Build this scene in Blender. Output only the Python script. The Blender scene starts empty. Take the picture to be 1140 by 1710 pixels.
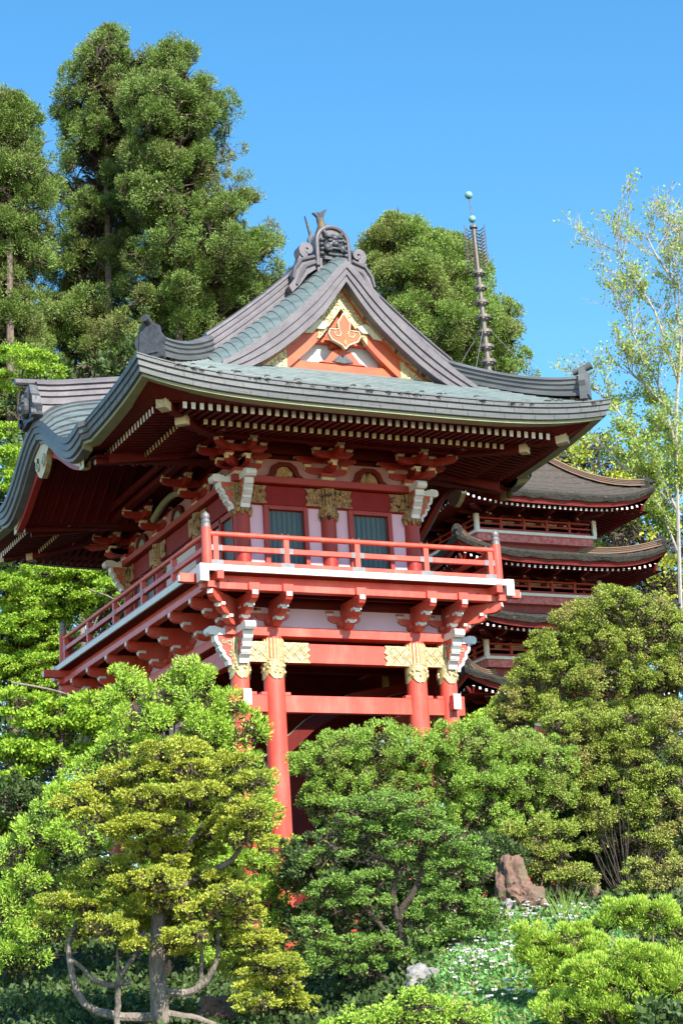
import bpy, math, random
import numpy as np
from math import radians as R, sin, cos, pi
from mathutils import Vector, Matrix
random.seed(7); rng = np.random.default_rng(11)
scn = bpy.context.scene
col = scn.collection
# ------------------------------------------------------------------ camera
CAM = np.array([-19.2049, -45.6981, -10.9696])
def cam_rot(yaw, pitch, roll):
    cy, sy = cos(yaw), sin(yaw); B = np.array([[cy,-sy,0],[sy,cy,0],[0,0,1]])
    cp, sp = cos(pitch), sin(pitch); Cm = np.array([[1,0,0],[0,sp,-cp],[0,cp,sp]])
    cr, sr = cos(roll), sin(roll); Rm = np.array([[cr,-sr,0],[sr,cr,0],[0,0,1]])
    return Rm @ Cm @ B
CM = cam_rot(R(25.196), R(15.667), R(-3.436)); FPX = 3309.4
cd = bpy.data.cameras.new("camera"); cam = bpy.data.objects.new("camera", cd); col.objects.link(cam)
cd.sensor_fit = 'VERTICAL'; cd.sensor_height = 36; cd.lens = FPX/1710*36; cd.clip_end = 5000; cd.clip_start = 0.5
mw = Matrix.Identity(4)
for i in range(3):
    mw[i][0] = CM[0][i]; mw[i][1] = -CM[1][i]; mw[i][2] = -CM[2][i]; mw[i][3] = CAM[i]
cam.matrix_world = mw; scn.camera = cam
def P(px, py, d):                      # a point d metres ahead of the lens
    r = CM.T @ np.array([(px-570)/FPX, (py-855)/FPX, 1.0]); return CAM + r*d
# ------------------------------------------------------------------ light
SUN_AZ, SUN_EL = (0.07, -1.0), 38.0
w = bpy.data.worlds.new("World"); scn.world = w; w.use_nodes = True
nt = w.node_tree; sky = nt.nodes.new('ShaderNodeTexSky'); sky.sky_type = 'NISHITA'; sky.sun_disc = False
sky.sun_elevation = R(SUN_EL); sky.sun_rotation = math.atan2(SUN_AZ[0], SUN_AZ[1])
sky.air_density = 1.0; sky.dust_density = 0.0; sky.ozone_density = 1.0; sky.altitude = 300
nt.nodes['Background'].inputs[1].default_value = 0.11
hs = nt.nodes.new('ShaderNodeHueSaturation'); hs.inputs['Hue'].default_value = .492; hs.inputs['Saturation'].default_value = 1.33; hs.inputs['Value'].default_value = 1.36
nt.links.new(sky.outputs[0], hs.inputs['Color']); nt.links.new(hs.outputs[0], nt.nodes['Background'].inputs[0])
sd = bpy.data.lights.new("sun", 'SUN'); sd.energy = 5.0; sd.angle = R(0.53); sd.color = (1, .945, .84)
so = bpy.data.objects.new("sun", sd); col.objects.link(so)
sv = Vector((SUN_AZ[0], SUN_AZ[1], 0)).normalized()*cos(R(SUN_EL)); sv.z = sin(R(SUN_EL))
so.rotation_euler = sv.to_track_quat('Z', 'Y').to_euler(); so.location = (0, -20, 40)
scn.view_settings.view_transform = 'Standard'; scn.view_settings.look = 'None'
scn.view_settings.exposure = 0.95; scn.view_settings.gamma = 1
scn.render.engine = 'CYCLES'
scn.cycles.max_bounces = 4; scn.cycles.diffuse_bounces = 1; scn.cycles.transmission_bounces = 2
# ------------------------------------------------------------------ materials
def mat(name, c, rough=.6, metal=0, c2=None, scale=4, bump=0, bscale=40, coords='Object', stretch=(1,1,1), spec=.5, c3=None, sc3=1.5, t3=(.55,.7)):
    m = bpy.data.materials.new(name); m.use_nodes = True; t = m.node_tree; b = t.nodes['Principled BSDF']
    b.inputs['Roughness'].default_value = rough; b.inputs['Metallic'].default_value = metal
    b.inputs['Specular IOR Level'].default_value = spec
    b.inputs['Base Color'].default_value = (*c, 1)
    tc = t.nodes.new('ShaderNodeTexCoord'); mp = t.nodes.new('ShaderNodeMapping'); mp.inputs['Scale'].default_value = stretch
    t.links.new(tc.outputs[coords], mp.inputs[0])
    out = None
    if c2:
        n = t.nodes.new('ShaderNodeTexNoise'); n.inputs['Scale'].default_value = scale; n.inputs['Detail'].default_value = 6
        n.inputs['Roughness'].default_value = .65
        rp = t.nodes.new('ShaderNodeValToRGB'); rp.color_ramp.elements[0].position = .32; rp.color_ramp.elements[1].position = .68
        rp.color_ramp.elements[0].color = (*c, 1); rp.color_ramp.elements[1].color = (*c2, 1)
        t.links.new(mp.outputs[0], n.inputs['Vector']); t.links.new(n.outputs['Fac'], rp.inputs[0]); out = rp.outputs[0]
        if c3:
            n3 = t.nodes.new('ShaderNodeTexNoise'); n3.inputs['Scale'].default_value = sc3; n3.inputs['Detail'].default_value = 8; n3.inputs['Roughness'].default_value = .7
            r3 = t.nodes.new('ShaderNodeValToRGB'); r3.color_ramp.elements[0].position = t3[0]; r3.color_ramp.elements[1].position = t3[1]
            mx = t.nodes.new('ShaderNodeMixRGB'); mx.inputs[2].default_value = (*c3, 1)
            t.links.new(mp.outputs[0], n3.inputs['Vector']); t.links.new(n3.outputs['Fac'], r3.inputs[0]); t.links.new(r3.outputs[0], mx.inputs[0])
            t.links.new(out, mx.inputs[1]); out = mx.outputs[0]
        t.links.new(out, b.inputs['Base Color'])
    if bump:
        n = t.nodes.new('ShaderNodeTexNoise'); n.inputs['Scale'].default_value = bscale; n.inputs['Detail'].default_value = 5
        t.links.new(mp.outputs[0], n.inputs['Vector'])
        bn = t.nodes.new('ShaderNodeBump'); bn.inputs['Strength'].default_value = bump; bn.inputs['Distance'].default_value = .05
        t.links.new(n.outputs['Fac'], bn.inputs['Height']); t.links.new(bn.outputs[0], b.inputs['Normal'])
    return m
def leafmat(name, cols, trans=.25, rough=.55, big=.35, bigc=None):
    m = bpy.data.materials.new(name); m.use_nodes = True; t = m.node_tree; b = t.nodes['Principled BSDF']
    b.inputs['Roughness'].default_value = rough; b.inputs['Specular IOR Level'].default_value = .35
    g = t.nodes.new('ShaderNodeNewGeometry'); rp = t.nodes.new('ShaderNodeValToRGB')
    el = rp.color_ramp.elements
    while len(el) < len(cols): el.new(.5)
    for i, c in enumerate(cols):
        el[i].position = i/(len(cols)-1); el[i].color = (*c, 1)
    t.links.new(g.outputs['Random Per Island'], rp.inputs[0]); src = rp.outputs[0]
    if bigc:
        tc = t.nodes.new('ShaderNodeTexCoord'); n = t.nodes.new('ShaderNodeTexNoise'); n.inputs['Scale'].default_value = big; n.inputs['Detail'].default_value = 3
        r2 = t.nodes.new('ShaderNodeValToRGB'); r2.color_ramp.elements[0].position = .48; r2.color_ramp.elements[1].position = .68
        mx = t.nodes.new('ShaderNodeMixRGB'); mx.inputs[2].default_value = (*bigc, 1)
        ml = t.nodes.new('ShaderNodeMath'); ml.operation = 'MULTIPLY'; ml.inputs[1].default_value = .65
        t.links.new(tc.outputs['Object'], n.inputs['Vector']); t.links.new(n.outputs['Fac'], r2.inputs[0]); t.links.new(r2.outputs[0], ml.inputs[0])
        t.links.new(ml.outputs[0], mx.inputs[0]); t.links.new(src, mx.inputs[1]); src = mx.outputs[0]
    t.links.new(src, b.inputs['Base Color'])
    tr = t.nodes.new('ShaderNodeBsdfTranslucent'); t.links.new(src, tr.inputs[0])
    ms = t.nodes.new('ShaderNodeMixShader'); ms.inputs[0].default_value = trans
    t.links.new(b.outputs[0], ms.inputs[1]); t.links.new(tr.outputs[0], ms.inputs[2])
    t.links.new(ms.outputs[0], t.nodes['Material Output'].inputs[0])
    return m
RED = mat('red_paint', (.66,.088,.055), .42, c2=(.58,.066,.04), scale=2.2, bump=.06, bscale=9, c3=(.70,.17,.12), sc3=1.6, t3=(.48,.75), stretch=(1,1,.35))
REDU = mat('shade_toned_red_paint', (.38,.030,.018), .5, c2=(.30,.023,.014), scale=3, bump=.05, bscale=12)  # copy of the red paint with shade mixed into its colour
TIE = mat('crimson_paint', (.26,.016,.014), .6, c2=(.20,.012,.012), scale=3, spec=.2)
FRZ = mat('shade_toned_pink_plaster', (.46,.24,.25), .8, c2=(.36,.18,.18), scale=3)  # pink plaster with the shade under the eaves put into its colour
REDD = mat('deep_shade_toned_red_paint', (.14,.009,.006), .6, c2=(.10,.007,.005), scale=3, bump=.05, bscale=12, spec=.2)  # red paint darkened further so undersides and interiors read as shaded
WHITE = mat('white_paint', (.80,.79,.76), .5, c2=(.66,.66,.63), scale=5)
CREAM = mat('cream_paint', (.74,.66,.46), .55, c2=(.62,.52,.33), scale=6)
PINK = mat('pink_plaster', (.80,.52,.62), .8, c2=(.76,.47,.57), scale=1.5, bump=.04, bscale=30)
PLASTER = mat('pale_plaster', (.74,.70,.70), .85, c2=(.66,.62,.62), scale=2)
GOLD = mat('gilt_metal', (.64,.51,.27), .42, .4, c2=(.46,.35,.16), scale=14, bump=.45, bscale=14)
GOLDW = mat('worn_gilt_metal', (.50,.32,.14), .5, .4, c2=(.32,.17,.07), scale=10, bump=.9, bscale=20, c3=(.035,.02,.02), sc3=5, t3=(.52,.6))
DGOLD = mat('tarnished_gilt', (.20,.15,.08), .5, .4, c2=(.10,.08,.05), scale=9, bump=.5)
GROOVE = mat('dark_gold_groove', (.26,.17,.07), .7)
COP = mat('weathered_copper', (.085,.11,.11), .5, .15, c2=(.19,.24,.23), scale=2.6, bump=.12, bscale=14, c3=(.07,.07,.08), sc3=2.6, stretch=(.6,.6,2.2))
COPP = mat('purple_brown_copper', (.10,.085,.095), .48, .15, c2=(.15,.132,.142), scale=2.4, bump=.1, bscale=10, c3=(.07,.062,.075), sc3=3.5, t3=(.58,.72))
COPD = mat('dark_aged_copper', (.04,.04,.047), .5, .2, c2=(.085,.09,.10), scale=5, bump=.3, bscale=14)
COPG = mat('green_grey_copper', (.085,.088,.09), .5, .1, c2=(.14,.142,.142), scale=1.2, bump=.12, bscale=12, c3=(.085,.07,.075), sc3=3, stretch=(.5,.5,3))
PALE = mat('pale_green_edge', (.34,.36,.22), .7, c2=(.26,.28,.17), scale=4)
DOOR = mat('dark_teal_board', (.045,.085,.10), .5, c2=(.07,.12,.135), scale=3, stretch=(6,6,.6))
GREY = mat('grey_metal', (.26,.24,.25), .5, .3, c2=(.17,.16,.17), scale=8)
GREEN = mat('green_carving_paint', (.09,.22,.17), .6, c2=(.30,.42,.33), scale=12)
ORANGE = mat('orange_red_paint', (.56,.12,.032), .45, c2=(.50,.07,.028), scale=1.6, bump=.04)
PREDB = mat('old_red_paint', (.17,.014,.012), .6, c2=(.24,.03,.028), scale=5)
PREDP = mat('peeling_pink_red_paint', (.42,.05,.055), .7, c2=(.60,.25,.24), scale=7)
BARKR = mat('mossy_thatch', (.022,.02,.016), .95, c2=(.05,.045,.034), scale=6, bump=1, bscale=22, c3=(.17,.17,.12), sc3=7, t3=(.62,.70))
SHING = mat('brown_shingle', (.11,.085,.07), .9, c2=(.05,.04,.033), scale=9, bump=1, bscale=25, stretch=(1,1,3), c3=(.17,.15,.12), sc3=6)
RIDGEC = mat('brown_ridge_copper', (.34,.20,.12), .6, .1, c2=(.26,.17,.12), scale=3, c3=(.20,.27,.24), sc3=3)
BRONZE = mat('spire_bronze', (.20,.17,.14), .55, .4, c2=(.14,.12,.11), scale=6, bump=.2)
VERD = mat('verdigris', (.16,.36,.34), .6, .2, c2=(.25,.46,.42), scale=9)
BARK = mat('grey_brown_bark', (.25,.19,.15), .95, c2=(.12,.085,.065), scale=5, bump=1, bscale=14, stretch=(1,1,.25))
BARKL = mat('pale_lichen_bark', (.32,.27,.22), .95, c2=(.15,.12,.095), scale=6, bump=1, bscale=26, stretch=(1,1,.3), c3=(.07,.055,.045), sc3=4)
BARKD = mat('dark_bark', (.10,.07,.055), .95, c2=(.06,.045,.035), scale=5, bump=.6)
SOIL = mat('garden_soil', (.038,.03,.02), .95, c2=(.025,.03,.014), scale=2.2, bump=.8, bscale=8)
ROCKB = mat('brown_rock', (.24,.13,.09), .9, c2=(.10,.065,.05), scale=2.5, bump=1, bscale=6, c3=(.22,.20,.10), sc3=2)
ROCKG = mat('grey_rock', (.33,.31,.29), .9, c2=(.17,.16,.15), scale=3, bump=1, bscale=7)
# ------------------------------------------------------------------ mesh helpers
class MB:
    def __init__(s): s.v = []; s.f = []; s.m = []
    def add(s, vs, fs, m=0):
        o = len(s.v); s.v += [tuple(map(float, v)) for v in vs]
        for f in fs: s.f.append(tuple(i+o for i in f)); s.m.append(m)
    def box(s, x0, x1, y0, y1, z0, z1, m=0):
        s.add([(x0,y0,z0),(x1,y0,z0),(x1,y1,z0),(x0,y1,z0),(x0,y0,z1),(x1,y0,z1),(x1,y1,z1),(x0,y1,z1)],
              [(0,3,2,1),(4,5,6,7),(0,1,5,4),(1,2,6,5),(2,3,7,6),(3,0,4,7)], m)
    def prism(s, poly, o, u, v, n, t, m=0, mc=None):
        o, u, v, n = map(Vector, (o,u,v,n)); k = len(poly)
        a = [o+u*p[0]+v*p[1]-n*(t/2) for p in poly]; b = [q+n*t for q in a]
        s.add(a+b, [tuple(range(k))[::-1], tuple(range(k, 2*k))], m if mc is None else mc)
        s.add(a+b, [(i, (i+1) % k, k+(i+1) % k, k+i) for i in range(k)], m)
    def beam(s, p0, p1, w, h, m=0, me=None, up=(0,0,1)):      # p0,p1 on the axis
        p0, p1 = Vector(p0), Vector(p1); d = (p1-p0).normalized(); sd_ = d.cross(Vector(up)).normalized(); u = sd_.cross(d)
        q = [(-w/2,-h/2),(w/2,-h/2),(w/2,h/2),(-w/2,h/2)]
        vs = [p0+sd_*a+u*b for a, b in q]+[p1+sd_*a+u*b for a, b in q]
        s.add(vs, [(0,1,5,4),(1,2,6,5),(2,3,7,6),(3,0,4,7)], m); s.add(vs, [(3,2,1,0),(4,5,6,7)], m if me is None else me)
    def tube(s, pts, rad, seg=10, m=0, caps=True):
        pts = [Vector(p) for p in pts]; n = len(pts); rings = []
        if not hasattr(rad, '__len__'): rad = [rad]*n
        ref = None
        for i, p in enumerate(pts):
            d = (pts[min(i+1,n-1)]-pts[max(i-1,0)]).normalized()
            if ref is None: ref = d.cross(Vector((.3,.2,1)) if abs(d.z) < .9 else Vector((1,0,0))).normalized()
            ref = (ref-d*ref.dot(d)).normalized(); b = d.cross(ref)
            rings.append([p+(ref*cos(2*pi*k/seg)+b*sin(2*pi*k/seg))*rad[i] for k in range(seg)])
        vs = [v for r in rings for v in r]
        fs = [(i*seg+k, i*seg+(k+1) % seg, (i+1)*seg+(k+1) % seg, (i+1)*seg+k) for i in range(n-1) for k in range(seg)]
        if caps: fs += [tuple(range(seg))[::-1], tuple(range((n-1)*seg, n*seg))]
        s.add(vs, fs, m)
    def lathe(s, prof, c, axis=(0,0,1), seg=20, m=0):
        c = Vector(c); ax = Vector(axis).normalized()
        s.tube([c+ax*h for r, h in prof], [max(r,.001) for r, h in prof], seg, m)
    def grid(s, rows, m=0, flip=False):
        nr, nc = len(rows), len(rows[0]); vs = [v for r in rows for v in r]
        fs = [(i*nc+j, i*nc+j+1, (i+1)*nc+j+1, (i+1)*nc+j) for i in range(nr-1) for j in range(nc-1)]
        if flip: fs = [f[::-1] for f in fs]
        s.add(vs, fs, m)
    def ellip(s, c, r, m=0, ns=12, nr=8, noise=0):
        rows = []
        for i in range(nr+1):
            a = -pi/2+pi*i/nr
            row = []
            for j in range(ns):
                q = 1+(random.uniform(-noise, noise) if noise else 0)
                row.append((c[0]+r[0]*cos(a)*cos(2*pi*j/ns)*q, c[1]+r[1]*cos(a)*sin(2*pi*j/ns)*q, c[2]+r[2]*sin(a)*q))
            rows.append(row+[row[0]])
        s.grid(rows, m)
    def pieces(s):
        nv = len(s.v); par = list(range(nv))
        def find(a):
            while par[a] != a: par[a] = par[par[a]]; a = par[a]
            return a
        for f in s.f:
            r0 = find(f[0])
            for b in f[1:]: par[find(b)] = r0
        isl = {}
        for i in range(nv): isl.setdefault(find(i), []).append(i)
        keys = list(isl); V = np.array(s.v); lo = np.array([V[isl[k]].min(0) for k in keys]); hi = np.array([V[isl[k]].max(0) for k in keys]); size = (hi-lo).max(1)
        gap = np.maximum(0, np.maximum(lo[:,None]-hi[None], lo[None]-hi[:,None])); near = np.sqrt((gap**2).sum(2)) <= np.maximum(.02, .5*np.maximum(size[:,None], size[None]))
        lab = [-1]*len(keys); n = 0
        for i in range(len(keys)):
            if lab[i] >= 0: continue
            st = [i]; lab[i] = n
            while st:
                a = st.pop()
                for b in np.nonzero(near[a])[0]:
                    if lab[b] < 0: lab[b] = n; st.append(b)
            n += 1
        vl = {}
        for k, l in zip(keys, lab): vl[k] = l
        return n, [vl[find(i)] for i in range(nv)]
    def build(s, name, mats, parent=None, bevel=0, smooth=False, label=None):
        if parent is not None and len(s.v) < 40000:
            n, lab = s.pieces()
            if n > 1:
                subs = [MB() for _ in range(n)]; idx = {}
                for i, l in enumerate(lab): idx[i] = len(subs[l].v); subs[l].v.append(s.v[i])
                for f, m in zip(s.f, s.m): q = subs[lab[f[0]]]; q.f.append(tuple(idx[i] for i in f)); q.m.append(m)
                return [q._build(name, mats, parent, bevel, smooth, label) for q in subs][0]
        return s._build(name, mats, parent, bevel, smooth, label)
    def _build(s, name, mats, parent=None, bevel=0, smooth=False, label=None):
        me = bpy.data.meshes.new(name); me.from_pydata(s.v, [], s.f); me.update()
        if not isinstance(mats, (list, tuple)): mats = [mats]
        for m in mats: me.materials.append(m)
        me.polygons.foreach_set('material_index', s.m)
        o = bpy.data.objects.new(name, me); col.objects.link(o)
        if smooth:
            me.polygons.foreach_set('use_smooth', [True]*len(me.polygons))
            try: me.set_sharp_from_angle(angle=R(40))
            except Exception: pass
        if parent: o.parent = parent
        if bevel:
            b = o.modifiers.new('bevel', 'BEVEL'); b.width = bevel; b.segments = 1; b.limit_method = 'ANGLE'; b.angle_limit = R(50)
        if label: o['label'] = label
        return o
def thing(name, label, cat, loc=(0,0,0), group=None):
    o = bpy.data.objects.new(name, None); col.objects.link(o); o.empty_display_size = .3
    o['label'] = label; o['category'] = cat
    if group: o['group'] = group
    return o
def tag(o, label, cat, group=None, kind=None):
    o['label'] = label; o['category'] = cat
    if group: o['group'] = group
    if kind: o['kind'] = kind
    return o
# ================================================================== THE GATE
gate = thing('temple_gate', 'tall red temple gate with curved copper roof, gilt fittings and railed balcony, nearest building', 'gate')
HX, HY = 5.95, 7.7
def S(d): return 3.72+.45*d+.047*d*d
def F(d): return 3.72+.56*d
def U(x, y): return .34*abs(x/HX)**4*abs(y/HY)**4
KW = 3.75
def K(y): return (1.2*(.5+.5*cos(pi*y/2.95)) if abs(y) < 2.95 else 0.0)-.09*math.exp(-((abs(y)-3.05)/.5)**2)
def KS(x, y):
    t = max(0, HX+.1-abs(x)); return 3.74+K(y)+.5*(1-math.exp(-t/.35))*max(K(y), 0)/1.2+.15*t
def course_rows(ds, step, fn, lip=.022):
    """rows of points for stepped courses: fn(d) -> list of (x,y,z)"""
    rows = []; d0, d1 = ds; n = max(1, round((d1-d0)/step))
    for i in range(n):
        a = d0+(d1-d0)*i/n; b = d0+(d1-d0)*(i+1)/n
        ra = [(x,y,z+lip) for x,y,z in fn(a)]
        rows.append([(x,y,z) for x,y,z in fn(a)]); rows.append(ra); rows.append(fn(b))
    return rows
# front and back skirts
for sg in (-1, 1):
    sk = MB()
    def fn(d, sg=sg):
        y = HY-d; out = []
        for i in range(61):
            x = -HX+2*HX*i/60
            out.append((x, sg*y, min(S(HX-abs(x)), F(d))+U(x, y)))
        return out
    sk.grid(course_rows((0, 2.75), .21, fn), 0, flip=(sg < 0))
    sk.build('eave_skirt_roof', COP, gate)
ms_ = MB()
for sg in (-1, 1):
    def fn(d, sg=sg):
        x = HX-d
        return [(sg*x, y, max(S(d)+U(x, y), KS(x, y)-.05 if abs(y) < KW else 0)) for y in [-5.0+10*i/60 for i in range(61)]]
    ms_.grid(course_rows((0, HX-.02), .23, fn), 0, flip=(sg > 0))
ms_.build('main_slope_roof', COP, gate)
# karahafu (undulating gable) roofs on the long sides
kr = MB(); ribs = MB()
for sg in (-1, 1):
    ys = [-KW+2*KW*i/60 for i in range(61)]; xs = [6.05-5.2*i/24 for i in range(25)]
    kr.grid([[(sg*x, y, KS(x, y)) for y in ys] for x in xs], 0, flip=(sg > 0))
    for i in range(27):
        y = -KW+.15+(2*KW-.3)*i/26
        pts = [(sg*x, y, KS(x, y)+.015) for x in xs]
        ribs.tube(pts, .028, 5)
ko = kr.build('undulating_gable_roof', COP, gate, smooth=True); ribs.build('roof_seam', COPD, ko)
# gable verges (minoko) and copper barge caps
BP = [(0,7.62),(.27,7.38),(.6,6.98),(.93,6.62),(1.35,6.2),(1.83,5.78),(2.3,5.42),(2.8,5.05),(3.3,4.72),(3.6,4.56)]
LP = [(0,7.13),(.3,6.7),(.6,6.3),(.9,5.98),(1.35,5.57),(1.8,5.2),(2.2,4.92),(2.6,4.70),(2.9,4.58)]
def interp(T, x):
    x = abs(x)
    return float(np.interp(x, [t[0] for t in T], [t[1] for t in T]))
mk = MB(); bc = MB()
for sg in (-1, 1):
    for sx in (-1, 1):
        n = 18
        for i in range(n):
            xa, xb = 3.45*i/n, 3.45*(i+1)/n
            rows = []
            for k in range(9):
                s_ = k/8; y = 5.0+.95*s_; e = cos(pi/2*s_)**.8 if s_ < 1 else 0
                bend = .22*sin(pi*s_*.5)        # courses sweep down towards the verge
                row = []
                for j, x in enumerate((xa, xb)):
                    B = interp(BP, x); zz = B+(max(S(HX-x), B)-B)*e
                    row.append((sx*x, sg*y, zz+(.025 if j == 1 else 0)))
                rows.append(row)
            mk.grid(rows, 0, flip=(sx*sg < 0))
            mk.add([rows[k][1] for k in range(9)]+[(v[0], v[1], v[2]-.05) for v in [rows[k][1] for k in range(9)]],
                   [(k, k+1, k+10, k+9) for k in range(8)], 0)
        # cap: three stepped strips
        N = 30
        xs = [3.3*i/N for i in range(N+1)]
        for a, b, off in ((0,.36,.06),(.36,.68,.02),(.68,1,-.02)):
            fr, ir = [], []
            def ed(x, q):
                B = interp(BP, x)+.035; L = max(interp(LP, x) if x <= 2.9 else 4.58-(x-2.9)*.3, 4.3); return B+(L-B)*q
            top = [(sx*x, sg*(5.95+off), ed(x, a)) for x in xs]; bot = [(sx*x, sg*(5.95+off), ed(x, b)) for x in xs]
            topi = [(p[0], sg*5.66, p[2]) for p in top]; boti = [(p[0], sg*5.66, p[2]) for p in bot]
            bc.grid([topi, top, bot, boti], 0)
mk.build('verge_roof', COP, gate, smooth=True); bc.build('barge_cap', COPP, gate)
# gable interior
gd = MB(); hb = MB(); hg = MB(); tw = MB(); tb = MB()
for sg in (-1, 1):
    N = 24
    for sx in (-1, 1):
        xs = [2.75*i/N for i in range(N+1)]
        # dark band with gilt
        t1 = [(sx*x, sg*5.7, interp(LP, x)+.14) for x in xs]; t2 = [(sx*x, sg*5.7, interp(LP, x)-.03) for x in xs]
        t3 = [(sx*x, sg*5.55, interp(LP, x)-.03) for x in xs]; gd.grid([t1, t2, t3], 0)
        # red bargeboard
        def top(x): return interp(LP, x)+.05
        def bot(x): return max(interp(LP, x)-.54, 4.9)
        xs = [2.55*i/N for i in range(N+1)]
        m_of = lambda x: 1 if (x < .66 or x > 1.5) else 0
        for i in range(N):
            xa, xb = xs[i], xs[i+1]
            if top(xb) < 4.9: continue
            ms0 = m_of((xa+xb)/2)
            pr = .0 if ms0 == 0 else .02
            vs = [(sx*xa, sg*(5.52+pr), bot(xa)), (sx*xb, sg*(5.52+pr), bot(xb)), (sx*xb, sg*(5.52+pr), top(xb)), (sx*xa, sg*(5.52+pr), top(xa)),
                  (sx*xa, sg*5.38, bot(xa)), (sx*xb, sg*5.38, bot(xb)), (sx*xb, sg*5.38, top(xb)), (sx*xa, sg*5.38, top(xa))]
            hb.add(vs, [(0,1,2,3),(0,4,5,1),(2,6,7,3),(0,3,7,4),(1,5,6,2)], ms0)
            # lip moulding on the board's upper edge
            hb.add([(sx*xa, sg*5.6, top(xa)), (sx*xb, sg*5.6, top(xb)), (sx*xb, sg*5.6, top(xb)-.1), (sx*xa, sg*5.6, top(xa)-.1),
                    (sx*xa, sg*5.5, top(xa)), (sx*xb, sg*5.5, top(xb)), (sx*xb, sg*5.5, top(xb)-.1), (sx*xa, sg*5.5, top(xa)-.1)], [(0,1,2,3),(3,2,6,7),(0,4,5,1)], 2)
        soff = [[(sx*x, sg*y, interp(LP, x)+.03+(5.9-y)*.1) for x in xs] for y in (5.9, 5.05)]
        gd.grid(soff, 1)
    hb.lathe([(.0,-.0),(.17,0),(.17,.03),(.13,.05),(.12,.03),(.05,.07),(0,.08)], (0, sg*5.545, 6.78), (0,sg,0), 20, 1)
    for k in range(110):
        x = random.choice([-1,1])*(random.uniform(.02,.64) if k < 70 else random.uniform(1.52,1.9)); t_, b_ = interp(LP,x)+.0, max(interp(LP,x)-.5, 4.94)
        if t_ > b_+.05: z = random.uniform(b_, t_); r_ = random.uniform(.02,.05); hb.ellip((x, sg*5.54, z), (r_,.03,r_), 1, 8, 5)
    # tympanum
    tw.prism([(-2.2,4.8),(2.2,4.8),(0,7.0)], (0, sg*5.15, 0), (1,0,0), (0,0,1), (0,1,0), .06)
    yb = sg*5.22
    tb.box(-2.05, 2.05, min(sg*5.15,sg*5.42), max(sg*5.15,sg*5.42), 4.72, 5.2)
    tb.box(-1.15, 1.15, min(sg*5.16,sg*5.34), max(sg*5.16,sg*5.34), 5.74, 5.9)
    for x in (-1.2, 0, 1.2):
        tb.box(x-.13, x+.13, min(sg*5.17,sg*5.36), max(sg*5.17,sg*5.36), 5.2, 5.62); tb.box(x-.24, x+.24, min(sg*5.17,sg*5.40), max(sg*5.17,sg*5.40), 5.62, 5.74)
    tb.prism([(-.62,5.2),(-.45,5.26),(-.25,5.5),(0,5.58),(.25,5.5),(.45,5.26),(.62,5.2)], (0, sg*5.4, 0), (1,0,0), (0,0,1), (0,1,0), .1)
    tb.prism([(-.28,5.24),(-.1,5.4),(.1,5.4),(.28,5.24),(0,5.2)], (0, sg*5.46, 0), (1,0,0), (0,0,1), (0,1,0), .04, 1)
    tb.prism([(-1.3,5.88),(1.3,5.88),(0,6.9)], (0, sg*5.27, 0), (1,0,0), (0,0,1), (0,1,0), .14)
gd.build('gable_trim_band', [GOLDW, REDD], gate)
hb.build('bargeboard', [ORANGE, GOLD, ORANGE], gate); tb.build('gable_frame', [ORANGE, COPD, GOLD], gate, bevel=.01); tw.build('gable_wall', PLASTER, gate)
def curl(c, r0, turns, a0, w0, w1, sgn=1, n=26):
    out, inn = [], []
    for i in range(n+1):
        t = i/n; a = a0+sgn*turns*2*pi*t; r = r0*(1-t)**.8; w = w0+(w1-w0)*t
        out.append((c[0]+(r+w)*cos(a), c[1]+(r+w)*sin(a))); inn.append((c[0]+max(r-w,.0)*cos(a), c[1]+max(r-w,.0)*sin(a)))
    return out+inn[::-1]
def curlstrip(mb, c, r0, turns, a0, w0, w1, sgn, y0, dep, m=0, U_=(1,0,0), n=26):
    pl = curl(c, r0, turns, a0, w0, w1, sgn, n); k = len(pl)//2; o = pl[:k]; i = pl[k:][::-1]
    ax = Vector(U_); nr = Vector((-ax.y, ax.x, 0))
    def pt(q, dd): return Vector(y0)+ax*q[0]+Vector((0,0,q[1]))-nr*dd
    for a in range(k-1):
        q = [o[a], o[a+1], i[a+1], i[a]]
        vs = [pt(p, dep/2) for p in q]+[pt(p, -dep/2) for p in q]
        mb.add(vs, [(0,1,2,3),(7,6,5,4),(0,4,5,1),(3,2,6,7)], m)
gg = MB()                                # hanging gable pendant
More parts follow.
